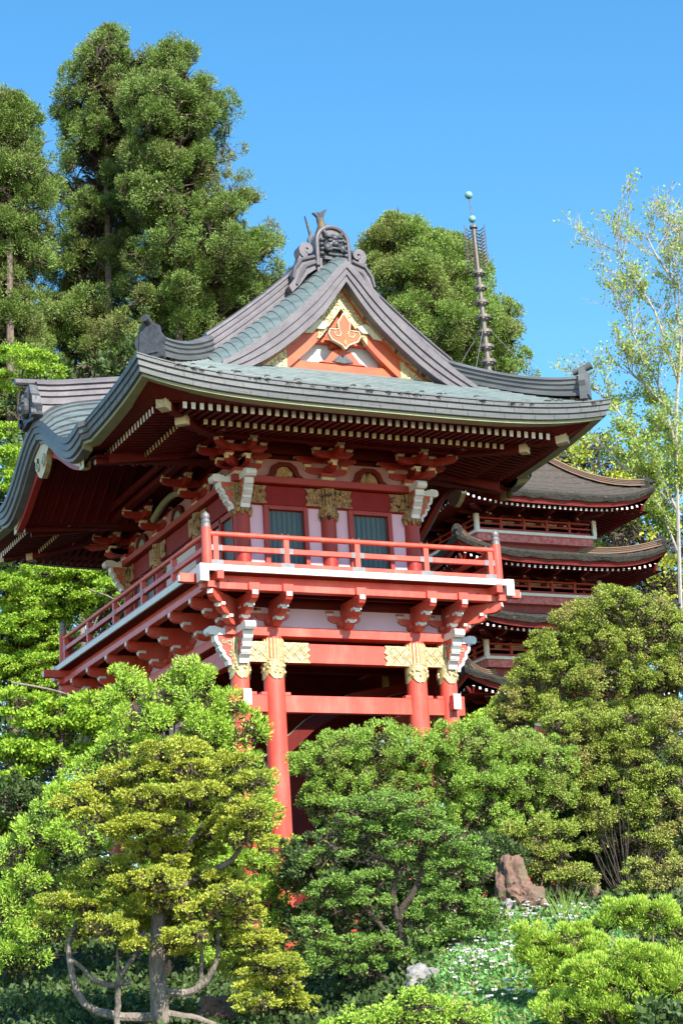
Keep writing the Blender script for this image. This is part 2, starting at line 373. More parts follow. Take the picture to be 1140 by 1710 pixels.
for sg in (-1, 1):
    yy = sg*5.6
    gg.prism([(-.16,6.16),(0,6.42),(.16,6.16),(.14,6.0),(.24,5.98),(.38,5.98),(.42,5.86),(.34,5.72),(.2,5.66),(.08,5.6),(0,5.5),(-.08,5.6),(-.2,5.66),(-.34,5.72),(-.42,5.86),(-.38,5.98),(-.24,5.98),(-.14,6.0)], (0,yy,0), (1,0,0), (0,0,1), (0,1,0), .1, 1, 0)
    for s2 in (-1, 1):
        for q_ in (1,):
            o_ = [(0,6.42),(.16,6.16),(.14,6.0),(.24,5.98),(.38,5.98),(.42,5.86),(.34,5.72),(.2,5.66),(.08,5.6),(0,5.5)]; gg.tube([(s2*a, yy+sg*.06, b) for a, b in o_], .016, 5, 1)
            gg.tube([(s2*a, yy+sg*.06, b) for a, b in [(.13,5.98),(.09,5.9),(.13,5.82),(.22,5.82),(.27,5.89),(.22,5.93)]], .012, 5, 1)
        gg.prism([(s2*.36,6.12),(s2*.6,6.22),(s2*.95,6.02),(s2*1.25,5.78),(s2*1.0,5.84),(s2*.8,5.86),(s2*.7,5.98),(s2*.5,5.98)], (0,yy+sg*-.02,0), (1,0,0), (0,0,1), (0,1,0), .06, 1)
    gg.lathe([(.0,0),(.13,0),(.12,.03),(.07,.05),(.06,.09),(0,.11)], (0, yy, 6.2), (0,sg,0), 6, 2)
    gg.prism([(-.05,5.66),(0,5.78),(.05,5.66),(0,5.6)], (0,yy+sg*.04,0), (1,0,0), (0,0,1), (0,1,0), .05, 2)
gg.build('gable_pendant', [ORANGE, CREAM, GOLDW], gate)
# ridges ---------------------------------------------------------------
STK = [(.24,0),(.24,.10),(.20,.12),(.20,.22),(.235,.23),(.235,.27),(.19,.29),(.19,.40),(.225,.41),(.225,.45),(.17,.47),(.17,.57),(.21,.58),(.18,.66),(.08,.71)]
def stack(mb, pts, wf=1, hf=1, m=0, taper=None):
    pts = [Vector(p) for p in pts]; prof = [(a*wf, b*hf) for a, b in STK]+[(-a*wf, b*hf) for a, b in STK[::-1]]
    rows = []
    for i, p in enumerate(pts):
        d = pts[min(i+1,len(pts)-1)]-pts[max(i-1,0)]; d.z = 0; d.normalize(); n = Vector((-d.y, d.x, 0))
        k = 1 if taper is None else taper(i/(len(pts)-1))
        rows.append([p+n*a+Vector((0,0,b*k)) for a, b in prof])
    mb.grid(rows, m)
    mb.add(rows[0], [tuple(range(len(prof)))], m); mb.add(rows[-1], [tuple(range(len(prof)))[::-1]], m)
rd = MB()
stack(rd, [(0, y, 7.86+.16*(abs(y)/5)**2) for y in [-5+10*i/12 for i in range(13)]], 1.1, 1.0)
rd.build('main_ridge', COPP, gate)
kd = MB()
for sx in (-1, 1):
    for sg in (-1, 1):
        xs = [.5+2.75*i/14 for i in range(15)]
        stack(kd, [(sx*x, sg*4.78, S(HX-x)-.05) for x in xs], .95, .92)
kd.build('descending_ridge', COPP, gate)
hr = MB()
hips = []
for sx in (-1, 1):
    for sg in (-1, 1):
        pts = []
        for i in range(17):
            t = i/16; dy = 2.9-(2.9-.42)*t; z = F(dy)
            a, b, c_ = .047, .45, 3.72-z; dx = (-b+math.sqrt(b*b-4*a*c_))/(2*a)
            x, y = HX-dx, HY-dy; pts.append((sx*x, sg*y, z+U(x, y)-.04+.10*t**4))
        stack(hr, pts, .85, .82, 0, lambda t: .82+.12*abs(2*t-1)**2); hips.append((sx, sg, pts[-1], pts[-2]))
hro = hr.build('corner_ridge', COPG, gate)
for sx, sg, pe, pp in hips:
    d = Vector(pe)-Vector(pp); d.z = 0; d.normalize(); n = Vector((-d.y, d.x, 0)); o = Vector(pe)+d*.06
    e = MB()
    e.prism([(-.33,-.12),(.33,-.12),(.31,.2),(.36,.34),(.24,.52),(.22,.66),(.1,.74),(-.1,.74),(-.22,.66),(-.24,.52),(-.36,.34),(-.31,.2)], o, n, (0,0,1), d, .16, 0)
    e.prism([(-.23,0),(.23,0),(.20,.5),(.1,.62),(-.1,.62),(-.20,.5)], o+d*.09, n, (0,0,1), d, .05, 0)
    e.lathe([(0,0),(.165,0),(.165,.04),(.13,.05),(.125,.03),(.06,.035),(.055,.06),(0,.06)], o+d*.112+Vector((0,0,.3)), d, 20, 1)
    for k in range(6):
        a = k*pi/3; e.lathe([(0,0),(.035,0),(.03,.02),(0,.03)], o+d*.14+Vector((0,0,.3))+n*(.09*cos(a))+Vector((0,0,.09*sin(a))), d, 8, 1)
    e.tube([o+Vector((0,0,.66))-d*.25, o+Vector((0,0,.72)), o+d*.22+Vector((0,0,.8))], [.07,.085,.1], 12, 0)
    e.build('corner_ridge_end_tile', [COPD if sx < 0 else COPG, GOLD], gate, bevel=.015)
# onigawara on the gable peak
for sg in (-1, 1):
    oy = sg*5.12
    e = MB()
    arch = [(-.44,7.55)]+[(-.44,8.35)]+[(.44*cos(pi-a)*1.0, 8.38+.44*sin(a)) for a in [pi*k/12 for k in range(13)]]+[(.44,7.55)]
    e.prism(arch, (0,oy,0), (1,0,0), (0,0,1), (0,1,0), .34)
    e.tube([(-.42,oy+sg*.18,7.75),(-.42,oy+sg*.18,8.36)]+[(.42*cos(pi-a), oy+sg*.18, 8.38+.42*sin(a)) for a in [pi*k/10 for k in range(1,10)]]+[(.42,oy+sg*.18,8.36),(.42,oy+sg*.18,7.75)], .055, 8)
    for s2 in (-1, 1):
        curlstrip(e, (s2*.68, 8.14), .165, 1.35, 3*pi/2, .085, .035, s2, (0,oy,0), .34); e.lathe([(.0,0),(.2,0),(.2,.2),(0,.2)], (s2*.68, oy-sg*.12, 8.14), (0,sg,0), 20)
        e.prism([(s2*.42,8.0),(s2*.88,7.98),(s2*.98,7.7),(s2*1.08,7.54),(s2*1.04,7.36),(s2*1.2,7.14),(s2*1.12,7.0),(s2*.92,7.2),(s2*.7,7.5),(s2*.42,7.7)], (0,oy,0), (1,0,0), (0,0,1), (0,1,0), .26)
        e.tube([(s2*.5,oy+sg*.15,7.98),(s2*.85,oy+sg*.15,7.86),(s2*1.02,oy+sg*.15,7.62),(s2*1.08,oy+sg*.15,7.36)], [.05,.05,.045,.03], 8)
        e.tube([(s2*.45,oy+sg*.15,7.84),(s2*.75,oy+sg*.15,7.7),(s2*.9,oy+sg*.15,7.42),(s2*1.0,oy+sg*.15,7.2)], [.05,.05,.04,.03], 8)
    oo = e.build('ridge_end_ornament', COPP, gate, bevel=.012, smooth=True)
    f_ = MB(); fy = oy+sg*.2; fz = 8.3
    f_.ellip((0,fy,fz), (.27,.15,.3), 0, 14, 10)
    f_.ellip((0,fy+sg*.14,fz-.03), (.1,.1,.08)); f_.ellip((0,fy+sg*.1,fz+.16), (.09,.08,.09))
    for s2 in (-1, 1):
        f_.ellip((s2*.12,fy+sg*.12,fz+.08), (.075,.05,.05)); f_.ellip((s2*.14,fy+sg*.12,fz+.17), (.12,.06,.035)); f_.ellip((s2*.2,fy+sg*.08,fz-.1), (.09,.08,.1))
        f_.tube([(s2*.17,fy,fz+.22),(s2*.23,fy+sg*.04,fz+.32),(s2*.25,fy+sg*.02,fz+.43)], [.06,.045,.01], 8)
        f_.tube([(s2*.13,fy+sg*.15,fz-.12),(s2*.14,fy+sg*.17,fz-.22)], [.03,.008], 6)
        for k in range(4): f_.ellip((s2*(.3+.02*(k%2)),fy,fz+.12-.12*k), (.07,.08,.06))
    f_.tube([(-.2,fy+sg*.1,fz-.17),(-.08,fy+sg*.17,fz-.14),(.08,fy+sg*.17,fz-.14),(.2,fy+sg*.1,fz-.17)], .035, 8)
    f_.tube([(-.17,fy+sg*.1,fz-.27),(-.06,fy+sg*.15,fz-.3),(.06,fy+sg*.15,fz-.3),(.17,fy+sg*.1,fz-.27)], .045, 8)
    f_.box(-.3,.3,min(fy-sg*.05,fy+sg*.12),max(fy-sg*.05,fy+sg*.12),fz-.42,fz-.34)
    f_.build('demon_face', COPD, oo, smooth=True)
    # fish-tail finial
    q = MB(); cy_ = sg*4.75; z0 = 8.45
    q.tube([(0,cy_,z0-.1),(0,cy_,z0+.3),(0,cy_-sg*.02,z0+.6),(0.02,cy_-sg*.1,z0+.85)], [.3,.24,.12,.06], 12)
    q.prism([(-.07,.7),(.05,.7),(.09,.92),(.2,1.14),(.1,1.1),(.02,1.02),(-.08,1.0),(-.22,.96),(-.1,.88)], (0,cy_-sg*.1,z0), (1,.2,0), (0,0,1), (.2,-1,0), .07, 1)
    for s2, hh in ((-1,.82),(1,.62)):
        q.prism([(s2*.2,-.1),(s2*.36,-.1),(s2*.42,.2),(s2*.36,.34),(s2*.46,hh),(s2*.34,hh*.62),(s2*.26,.3)], (0,cy_,z0), (1,0,0), (0,0,1), (0,1,0), .07, 1)
    for k in range(6): q.ellip((random.uniform(-.12,.12), cy_+sg*.2*(1-k/8), z0+.1+.08*k), (.09,.06,.06))
    q.build('fish_finial', [DGOLD, COPD], gate, smooth=True)
# eave fascia --------------------------------------------------------------
def edge_pts():
    pts = []
    n = 36
    for i in range(n): x = -HX+2*HX*i/n; pts.append((x, -HY))
    m_ = 90
    for i in range(m_): y = -HY+2*HY*i/m_; pts.append((HX, y))
    for i in range(n): x = HX-2*HX*i/n; pts.append((x, HY))
    for i in range(m_): y = HY-2*HY*i/m_; pts.append((-HX, y))
    return pts
def EZ(x, y):
    z = 3.74+U(x, y)
    if abs(x) > HX-.01 and abs(y) < HY-.01: z += K(y)
    return z
def offs(x, y, o):
    X = x*(HX-o)/HX; Y = y*(HY-o)/HY
    if abs(x) > HX-.01 and abs(y) < KW+.02:
        X = math.copysign(HX-o+.12, x)
    return X, Y
fas = MB()
SEC = [(0,.03,0),(.0,-.10,0),(.04,-.115,0),(.04,-.24,0),(.08,-.255,0),(.09,-.38,0),(.16,-.40,0),(.17,-.46,1),(.42,-.48,1)]
ep = edge_pts(); ep.append(ep[0])
rows = []
for o, dz, m in SEC:
    r_ = []
    for x, y in ep:
        X, Y = offs(x, y, o); ny, nz = 0, 1
        if abs(x) > HX-.01 and abs(y) < KW:
            m_ = (K(y+.05)-K(y-.05))/.1; q_ = math.sqrt(1+m_*m_); ny, nz = -m_/q_, 1/q_
        r_.append((X, Y+ny*dz*1.15, EZ(x, y)+nz*dz*(1.15 if nz < 1 else 1)))
    rows.append(r_)
for i in range(len(rows)-1):
    for j in range(len(ep)-1):
        kara = abs(ep[j][0]) > HX-.01 and abs(ep[j][1]) < KW-.3
        fas.add([rows[i][j], rows[i][j+1], rows[i+1][j+1], rows[i+1][j]], [(0,1,2,3)], 0 if kara else SEC[i+1][2])
for sd2, (a_, b_) in (('front', (-HX, HX)), ('left', (-HY, HY))):
    fj = fas; n = 26 if sd2 == 'front' else 34
    for k in range(1, n):
        for lv in range(3):
            t = a_+(b_-a_)*(k+.33*lv+random.uniform(-.1,.1))/n
            if abs(t) > abs(a_)-.1 or (sd2 == 'left' and abs(t) < KW): continue
            x, y = (t, -HY) if sd2 == 'front' else (-HX, t)
            o0, dz0, _ = SEC[2*lv]; o1, dz1, _ = SEC[2*lv+1]; X, Y = offs(x, y, o0-.004); X1, Y1 = offs(x, y, o1-.004); z = EZ(x, y)
            kk = 1+.22*(sd2 == 'left' and abs(y) < KW)*sin(pi*min(abs(y)/KW,1))
            if sd2 == 'front': fj.add([(X-.008,Y,z+dz0*kk),(X+.008,Y,z+dz0*kk),(X1+.008,Y1,z+dz1*kk),(X1-.008,Y1,z+dz1*kk)], [(0,1,2,3)], 2)
            else: fj.add([(X,Y-.008,z+dz0*kk),(X,Y+.008,z+dz0*kk),(X1,Y1+.008,z+dz1*kk),(X1,Y1-.008,z+dz1*kk)], [(0,1,2,3)], 2)
fas.build('eave_fascia', [COPG, PALE, COPD], gate)
# boards under the fascia and soffit ------------------------------------------
def ins(i_, x, y): return x*(HX-i_)/HX, y*(HY-i_)/HY
fb = MB()
segs = []
for k in range(len(ep)-1):
    (x, y), (x2, y2) = ep[k], ep[k+1]
    if abs(x) > HX-.01 and abs(x2) > HX-.01 and (abs(y) < KW-.9 or abs(y2) < KW-.9): continue
    a0, b0 = ins(.36, x, y), ins(.36, x2, y2); z1, z2 = 3.74+U(x,y)-.47, 3.74+U(x2,y2)-.47
    a1, b1 = ins(.76, x, y), ins(.76, x2, y2)
    fb.add([(*a1,3.36),(*b1,3.36),(*b0,z2),(*a0,z1)], [(0,1,2,3)])
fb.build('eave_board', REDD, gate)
sf = MB()
def ring(i0, z0, i1, z1, skip, m=0):
    (ax_, ay_), (bx_, by_) = (HX-i0, HY-i0), (HX-i1, HY-i1)
    for sg in (-1, 1):
        sf.add([(-ax_,sg*ay_,z0),(ax_,sg*ay_,z0),(bx_,sg*by_,z1),(-bx_,sg*by_,z1)], [(0,1,2,3)], m)
        for s2 in (-1, 1):
            sf.add([(sg*ax_,s2*ay_,z0),(sg*ax_,s2*skip,z0),(sg*bx_,s2*skip,z1),(sg*bx_,s2*by_,z1)], [(0,1,2,3)], m)
ring(.74, 3.37, 1.82, 3.48, 2.4); ring(1.66, 3.335, 3.9, 3.79, 2.6)
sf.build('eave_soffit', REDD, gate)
def rafter_row(i0, zt, slope, i1max, skip, w=.098, h=.15, step=.2, me=1):
    rows_ = {}
    for side in ('front', 'back', 'left', 'right'):
        mb = []; ho = HX-i0 if side in ('front','back') else HY-i0; hn = HX if side in ('front','back') else HY
        n = int((ho-.42)/step)
        for k in range(-n, n+1):
            t = k*step
            if side in ('left','right') and abs(t) < skip: continue
            lim = min(i1max, hn-abs(t)-.02)
            if lim <= i0+.1: continue
            za = zt-h/2; zb = za+slope*(lim-i0)
            if side in ('front','back'):
                s_ = -1 if side == 'front' else 1; p0, p1 = (t, s_*(HY-i0), za), (t, s_*(HY-lim), zb)
            else:
                s_ = -1 if side == 'left' else 1; p0, p1 = (s_*(HX-i0), t, za), (s_*(HX-lim), t, zb)
            q = MB(); q.beam(p1, p0, w, h, 0, me); mb.append(q)
        rows_[side] = mb
    return rows_
fly = rafter_row(.78, 3.35, .1, 1.8, 2.5); base = rafter_row(1.62, 3.315, .2, 3.85, 2.7)
for rows_, nm, e_ in ((fly, 'flying_rafter', WHITE), (base, 'base_rafter', CREAM)):
    rest = MB()
    for s_, ms in rows_.items():
        for q in ms:
            if s_ in ('front', 'left'): q._build(nm, [REDD, e_], gate)
            else: rest.v, rest.f, rest.m = rest.v+q.v, rest.f+[tuple(i+len(rest.v) for i in f) for f in q.f], rest.m+q.m
    o = rest._build(nm, [REDD, e_], gate); o['kind'] = 'stuff'
kb = MB()
for i_, z0, z1, w_, skx in ((1.72,3.30,3.4,.08,2.6),(.82,3.35,3.385,.1,2.5)):
    for sg in (-1, 1):
        kb.box(-(HX-i_), HX-i_, min(sg*(HY-i_),sg*(HY-i_-w_)), max(sg*(HY-i_),sg*(HY-i_-w_)), z0, z1)
        for s2 in (-1, 1):
            kb.box(min(sg*(HX-i_),sg*(HX-i_-w_)), max(sg*(HX-i_),sg*(HX-i_-w_)), min(s2*skx,s2*(HY-i_)), max(s2*skx,s2*(HY-i_)), z0, z1)
kb.build('eave_support_board', REDD, gate)
for sx in (-1, 1):                       # hip rafters with gilt caps
    for sg in (-1, 1):
        h_ = MB(); d = Vector((sx, sg, 0)).normalized()
        a = Vector((sx*2.2, sg*(HY-3.75), 3.66)); b = Vector((sx*(HX-.98), sg*(HY-.98), 3.30)); c = Vector((sx*(HX-1.62), sg*(HY-1.62), 3.22))
        h_.beam(a, b, .2, .26, 0, 0); h_.beam(a+Vector((0,0,-.12)), c, .24, .24, 0, 0)
        o = h_.build('hip_rafter', REDD, gate, bevel=.01)
        g = MB(); g.beam(b-d*.02, b+d*.26+Vector((0,0,.02)), .24, .30, 1, 0); g.beam(c-d*.02, c+d*.18+Vector((0,0,-.01)), .27, .27, 1, 1)
        g.build('hip_rafter_cap', [GOLD, CREAM], o, bevel=.012)
# karahafu underside
ku = MB(); kf = MB(); kg = MB()
for sg in (-1, 1):
    ys = [-3.3+6.6*i/56 for i in range(57)]
    def kz(y): return 3.72+K(y)-.55
    ku.grid([[(sg*x, y, max(kz(y), 3.12)-.02+.05*(HX-x)) for y in ys] for x in (5.6, 4.5, 3.4, 2.2)], 0)
    for k in range(11):                  # arched ribs below the ceiling
        x = 5.2-.3*k
        ku.tube([(sg*x, y, kz(y)-.03+.05*(HX-x)) for y in ys if abs(y) < 2.6], .05, 6)
    # curved bargeboard
    for i in range(len(ys)-1):
        ya, yb_ = ys[i], ys[i+1]
        if abs(ya) > 3.15 or abs(yb_) > 3.15: continue
        def th(y): return .34+.1*cos(pi*y/3.3)
        za, zb = kz(ya)+.08, kz(yb_)+.08
        vs = [(sg*5.72,ya,za-th(ya)),(sg*5.72,yb_,zb-th(yb_)),(sg*5.72,yb_,zb),(sg*5.72,ya,za),(sg*5.56,ya,za-th(ya)),(sg*5.56,yb_,zb-th(yb_)),(sg*5.56,yb_,zb),(sg*5.56,ya,za)]
        kf.add(vs, [(0,1,2,3),(0,4,5,1),(4,5,6,7)], 1 if abs(ya) > 2.72 else 0)
        if abs(ya) < .95 or 2.3 < abs(ya) < 2.9:
            kf.add([(sg*5.735,ya,za-.02),(sg*5.735,yb_,zb-.02),(sg*5.735,yb_,zb-.16),(sg*5.735,ya,za-.16)], [(0,1,2,3)], 1)
    o = (sg*5.78, 0, 0); zc = kz(0)-.1
    kg.prism([(-.75,zc+.14),(-.3,zc+.22),(.3,zc+.22),(.75,zc+.14),(.62,zc-.1),(.44,zc-.22),(.42,zc-.45),(.24,zc-.62),(0,zc-.72),(-.24,zc-.62),(-.42,zc-.45),(-.44,zc-.22),(-.62,zc-.1)], o, (0,1,0), (0,0,1), (1,0,0), .14, 1, 0)
    for s2 in (-1, 1):
        curlstrip(kg, (s2*.22, zc-.34), .17, 1.2, pi/2, .03, .015, -s2, (sg*5.87,0,0), .05, 1, (0,1,0))
        curlstrip(kg, (s2*.22, zc-.34), .10, 1.0, pi/2, .022, .012, -s2, (sg*5.875,0,0), .05, 2, (0,1,0))
    # ceiling beams
    kf.beam((sg*3.4,-3.3,3.5),(sg*3.4,3.3,3.5),.1,.14,2); kf.beam((sg*5.2,-3.35,3.12),(sg*3.0,-3.35,3.45),.1,.3,2); kf.beam((sg*5.2,3.35,3.12),(sg*3.0,3.35,3.45),.1,.3,2)
    kf.beam((sg*5.45,-3.05,3.12),(sg*2.2,-3.05,3.42),.16,.22,2,3); kf.beam((sg*5.45,3.05,3.12),(sg*2.2,3.05,3.42),.16,.22,2,3)
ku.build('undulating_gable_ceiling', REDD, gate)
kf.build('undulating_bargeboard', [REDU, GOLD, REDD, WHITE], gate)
kg.build('undulating_gable_pendant', [CREAM, GOLD, GREEN], gate)
kdg = MB(); 
for sg in (-1, 1):
    pts = [(sg*x, 0, 5.36+.15*(5.9-x)+.10*max(0,(x-5.3))**2) for x in [6.0-4.4*i/14 for i in range(15)]]
    kdg.grid([[(p[0], a, p[2]+.02-b) for p in pts] for a, b in ((-.31,.5),(-.28,0),(.28,0),(.31,.5))])
    stack(kdg, pts, 1.35, .92, 0)
    kdg.tube([(sg*6.5,0,6.03)]+[(p[0],0,p[2]+.66) for p in pts], .09, 10)
kdg.build('side_gable_ridge', COPP, gate)
for sg in (-1, 1):
    e = MB(); z = KS(6.05, 0)+.02; o = (sg*6.08, 0, z)
    e.prism([(-.5,-.06),(-.66,.04),(-.56,.16),(-.62,.3),(-.48,.4),(-.44,.6),(-.32,.7),(-.22,.95),(0,1.05),(.22,.95),(.32,.7),(.44,.6),(.48,.4),(.62,.3),(.56,.16),(.66,.04),(.5,-.06),(0,.02)], o, (0,1,0), (0,0,1), (1,0,0), .22)
    e.ellip((sg*6.24,0,z+.4), (.16,.24,.3)); e.ellip((sg*6.36,0,z+.34), (.1,.1,.1))
    for s2 in (-1, 1):
        e.tube([(sg*6.2,s2*.14,z+.6),(sg*6.26,s2*.2,z+.75),(sg*6.22,s2*.22,z+.88)], [.06,.045,.01], 8); e.ellip((sg*6.33,s2*.12,z+.5), (.07,.08,.05))
        curlstrip(e, (s2*.5, .1), .11, 1.1, pi/2, .04, .02, -s2, (sg*6.2,0,z), .12, 0, (0,1,0))
    e.build('side_gable_end_ornament', COPD, gate, bevel=.01)
# ---------------------------------------------------------------- upper storey
UX, UY, LX, LY = 2.225, 4.085, 2.65, 4.6
core = MB(); core.box(-UX+.14, UX-.14, -UY+.14, UY-.14, -.3, 3.55); core.box(-UX-.5,UX+.5,-UY-.5,UY+.5,3.55,3.72)
core.build('inner_wall', REDD, gate)
upy = (-UY, -1.5, 1.5, UY)
pill = [(x, -UY) for x in (-UX, 0, UX)]+[(x, UY) for x in (-UX, 0, UX)]+[(sx*UX, y) for sx in (-1, 1) for y in (-1.5, 1.5)]
for x, y in pill:
    m_ = MB(); m_.lathe([(.195,0),(.195,2.45)], (x,y,0), seg=20); m_.lathe([(.27,.0),(.28,.06),(.24,.14),(.2,.16)], (x,y,0), seg=20, m=0)
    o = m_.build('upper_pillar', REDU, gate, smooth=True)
    g = MB()
    for k in range(16):
        a = 2*pi*k/16; g.tube([(x+.2*cos(a), y+.2*sin(a), 2.02), (x+.2*cos(a), y+.2*sin(a), 2.44)], .04, 6)
    g.lathe([(.205,1.72),(.235,1.76),(.24,1.98),(.225,2.03)], (x,y,0), seg=20)
    for k in range(14):
        a = 2*pi*k/14; g.ellip((x+.215*cos(a), y+.215*sin(a), 1.74+.06*(k % 2)), (.06,.06,.10), 0, 8, 6)
    g.build('gilt_pillar_sleeve', GOLDW, o, smooth=True)
def xz(mb, x0, x1, z0, z1, yc, th, m=0, s=-1):     # a board on the front (s=-1) or back
    mb.box(x0, x1, s*yc-th/2, s*yc+th/2, z0, z1, m)
ub = MB(); ug = MB()
for s in (-1, 1):
    xz(ub, -UX, UX, 1.96, 2.44, UY, .2, 0, s); xz(ub, -UX-.28, UX+.28, 2.45, 2.62, UY, .56, 1, s)
    xz(ub, -UX, UX, 0, .12, UY+.0, .24, 0, s)
    ub.box(s*UX-.1, s*UX+.1, -UY, UY, 1.96, 2.44, 0); ub.box(s*UX-.28, s*UX+.28, -UY+.3, UY-.3, 2.452, 2.618, 1); ub.box(s*UX-.12, s*UX+.12, -UY, UY, 0, .118, 0)
    for (a, b) in ((-UX+.2,-UX+.62),(-.62,-.2),(.2,.62),(UX-.62,UX-.2)):
        left = a in (-UX+.2, .2)
        zz = [2.0,2.06,2.2,2.34,2.4]
        if left: poly = [(a,1.99),(b,1.99),(b-.07,2.1),(b-.01,2.2),(b-.07,2.3),(b,2.42),(a,2.42)]
        else: poly = [(a,1.99),(b,1.99),(b,2.42),(a,2.42),(a+.07,2.3),(a+.01,2.2),(a+.07,2.1)]
        ug.prism(poly, (0, s*(UY+.115), 0), (1,0,0), (0,0,1), (0,1,0), .03)
    for yp in upy:
        for q in (-1, 1):
            a, b = sorted((yp+q*.2, yp+q*.62))
            if abs(a) > UY or abs(b) > UY: continue
            ug.box(s*(UX+.12)-.015, s*(UX+.12)+.015, a, b, 1.99, 2.42)
def relief(mb, x0, x1, z0, z1, y, s=1, m=0, r=.011):      # raised fretwork on a gilt plate
    n = 7
    for k in range(-n, n+1):
        for sg in (-1, 1):
            pts = []
            for t in np.linspace(0, 1, 13):
                z = z0+(z1-z0)*t; x = x0+(x1-x0)*(k+ sg*t*2.2+ (2 if sg < 0 else 0))/n*1.0
                if x0 < x < x1: pts.append((x, y, z))
            if len(pts) > 2 and (k+sg) % 2: mb.tube(pts, r, 4, m)
for (a, b) in ((-UX+.22,-UX+.56),(-.56,-.22),(.22,.56),(UX-.56,UX-.22)): relief(ug, a, b, 2.01, 2.4, -(UY+.135))
ub.build('upper_tie_beam', [TIE, REDU], gate, bevel=.012); ug.build('gilt_beam_plate', GOLDW, gate)
pw = MB(); fr = MB(); dr = MB()
for s in (-1, 1):
    for (a, b) in ((-2.03,-1.67),(-.57,-.2),(.2,.55),(1.67,2.03)): xz(pw, a, b, .12, 1.96, UY-.02, .08, 0, s)
    for (a, b) in ((-1.56,-.66),(.64,1.56)):
        xz(dr, a, b, .1, 1.86, UY-.06, .05, 0, s)
        n = 7
        for k in range(n+1): xz(dr, a+(b-a)*k/n-.012, a+(b-a)*k/n+.012, .1, 1.86, UY-.03, .03, 0, s)
        xz(fr, a-.13, a, .12, 1.96, UY+.02, .16, 0, s); xz(fr, b, b+.11, .12, 1.96, UY+.02, .16, 0, s); xz(fr, a, b, 1.86, 1.96, UY+.02, .155, 0, s)
    # long sides: doors beside the corner pillars, boards elsewhere
    for sg in (-1, 1):
        y0, y1 = sorted((sg*2.1, sg*3.6))
        dr.box(s*(UX-.04)-.03, s*(UX-.04)+.03, y0, y1, .1, 1.8); 
        for yy in (y0-.08, y1, (y0+y1)/2-.04): fr.box(s*UX-.07, s*UX+.07, yy, yy+.1, .1, 1.96)
        fr.box(s*UX-.07, s*UX+.07, y0, y1, 1.8, 1.94)
    pw.box(s*(UX-.05)-.03, s*(UX-.05)+.03, -1.3, 1.3, .9, 1.9, 1); fr.box(s*UX-.07, s*UX+.07, -1.3, 1.3, .6, .85)
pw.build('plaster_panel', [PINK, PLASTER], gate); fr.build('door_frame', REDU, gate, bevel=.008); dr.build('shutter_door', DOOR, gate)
# bracket complexes ---------------------------------------------------------
def masu(mb, c, s, h, m=0, mu=1):
    x, y, z = c; a = s/2; b = s/2*.68; hh = h*.5
    mb.box(x-a, x+a, y-a, y+a, z+hh, z+h, m)
    vs = [(x-b,y-b,z),(x+b,y-b,z),(x+b,y+b,z),(x-b,y+b,z),(x-a,y-a,z+hh),(x+a,y-a,z+hh),(x+a,y+a,z+hh),(x-a,y+a,z+hh)]
    mb.add(vs, [(0,1,5,4),(1,2,6,5),(2,3,7,6),(3,0,4,7)], mu)
def arm(mb, c, d, L0, L1, z0, h, w=.13, m=0, me=1, curve=1):   # arm from -L0 to L1 along d; z0 bottom
    x, y = c; n = (-d[1], d[0], 0)
    def end(L, s): return [(s*L, z0+h), (s*L, z0+h*.55), (s*(L-.05), z0+h*.25), (s*(L-.14), z0+h*.05), (s*(L-.24), z0)]
    poly = end(L1, 1)+([(x_, z_) for x_, z_ in end(L0, -1)][::-1] if L0 > 0 else [(0, z0), (0, z0+h)])
    mb.prism(poly, (x, y, 0), (d[0], d[1], 0), (0,0,1), n, w, m)
    for s, L in ((1, L1),)+(((-1, L0),) if L0 > 0 else ()):
        p = Vector((x, y, 0))+Vector((d[0], d[1], 0))*s*(L+.006)
        mb.prism([(-w/2*.8, z0+h*.55),(w/2*.8, z0+h*.55),(w/2*.8, z0+h*.97),(-w/2*.8, z0+h*.97)], p, n, (0,0,1), (d[0],d[1],0), .012, me)
def bracket(mb, x, y, dirs, z0, k=1.0, reach=.95, ww=.14):
    """dirs: outward unit vectors"""
    masu(mb, (x, y, z0), .40, .2)
    for d in dirs:
        dg = abs(d[0]) > .1 and abs(d[1]) > .1; q = 1.25 if dg else 1; t = (-d[1], d[0])
        def pt(a, b=0): return (x+d[0]*a*q+t[0]*b, y+d[1]*a*q+t[1]*b)
        if not dg:
            arm(mb, (x, y), t, .55, .55, z0+.19, .17, ww)
            for b in (-.48, .48): masu(mb, (*pt(0, b), z0+.36), .2, .12)
            arm(mb, (x, y), t, .8, .8, z0+.48, .15, ww*.9)
            c = pt(.48); arm(mb, c, t, .5, .5, z0+.48, .17, ww)
            for b in (-.42, 0, .42): masu(mb, (c[0]+t[0]*b, c[1]+t[1]*b, z0+.65), .2, .11)
            arm(mb, c, t, .62, .62, z0+.0+.765, .08, ww*.7)
        arm(mb, (x, y), d, 0, .58*q, z0+.2, .165, ww)
        masu(mb, (*pt(.48), z0+.365), .2, .115)
        arm(mb, (x, y), d, 0, (reach+.08)*q, z0+.49, .165, ww)
        masu(mb, (*pt(reach-.04), z0+.655), .22, .12)
S2 = .7071
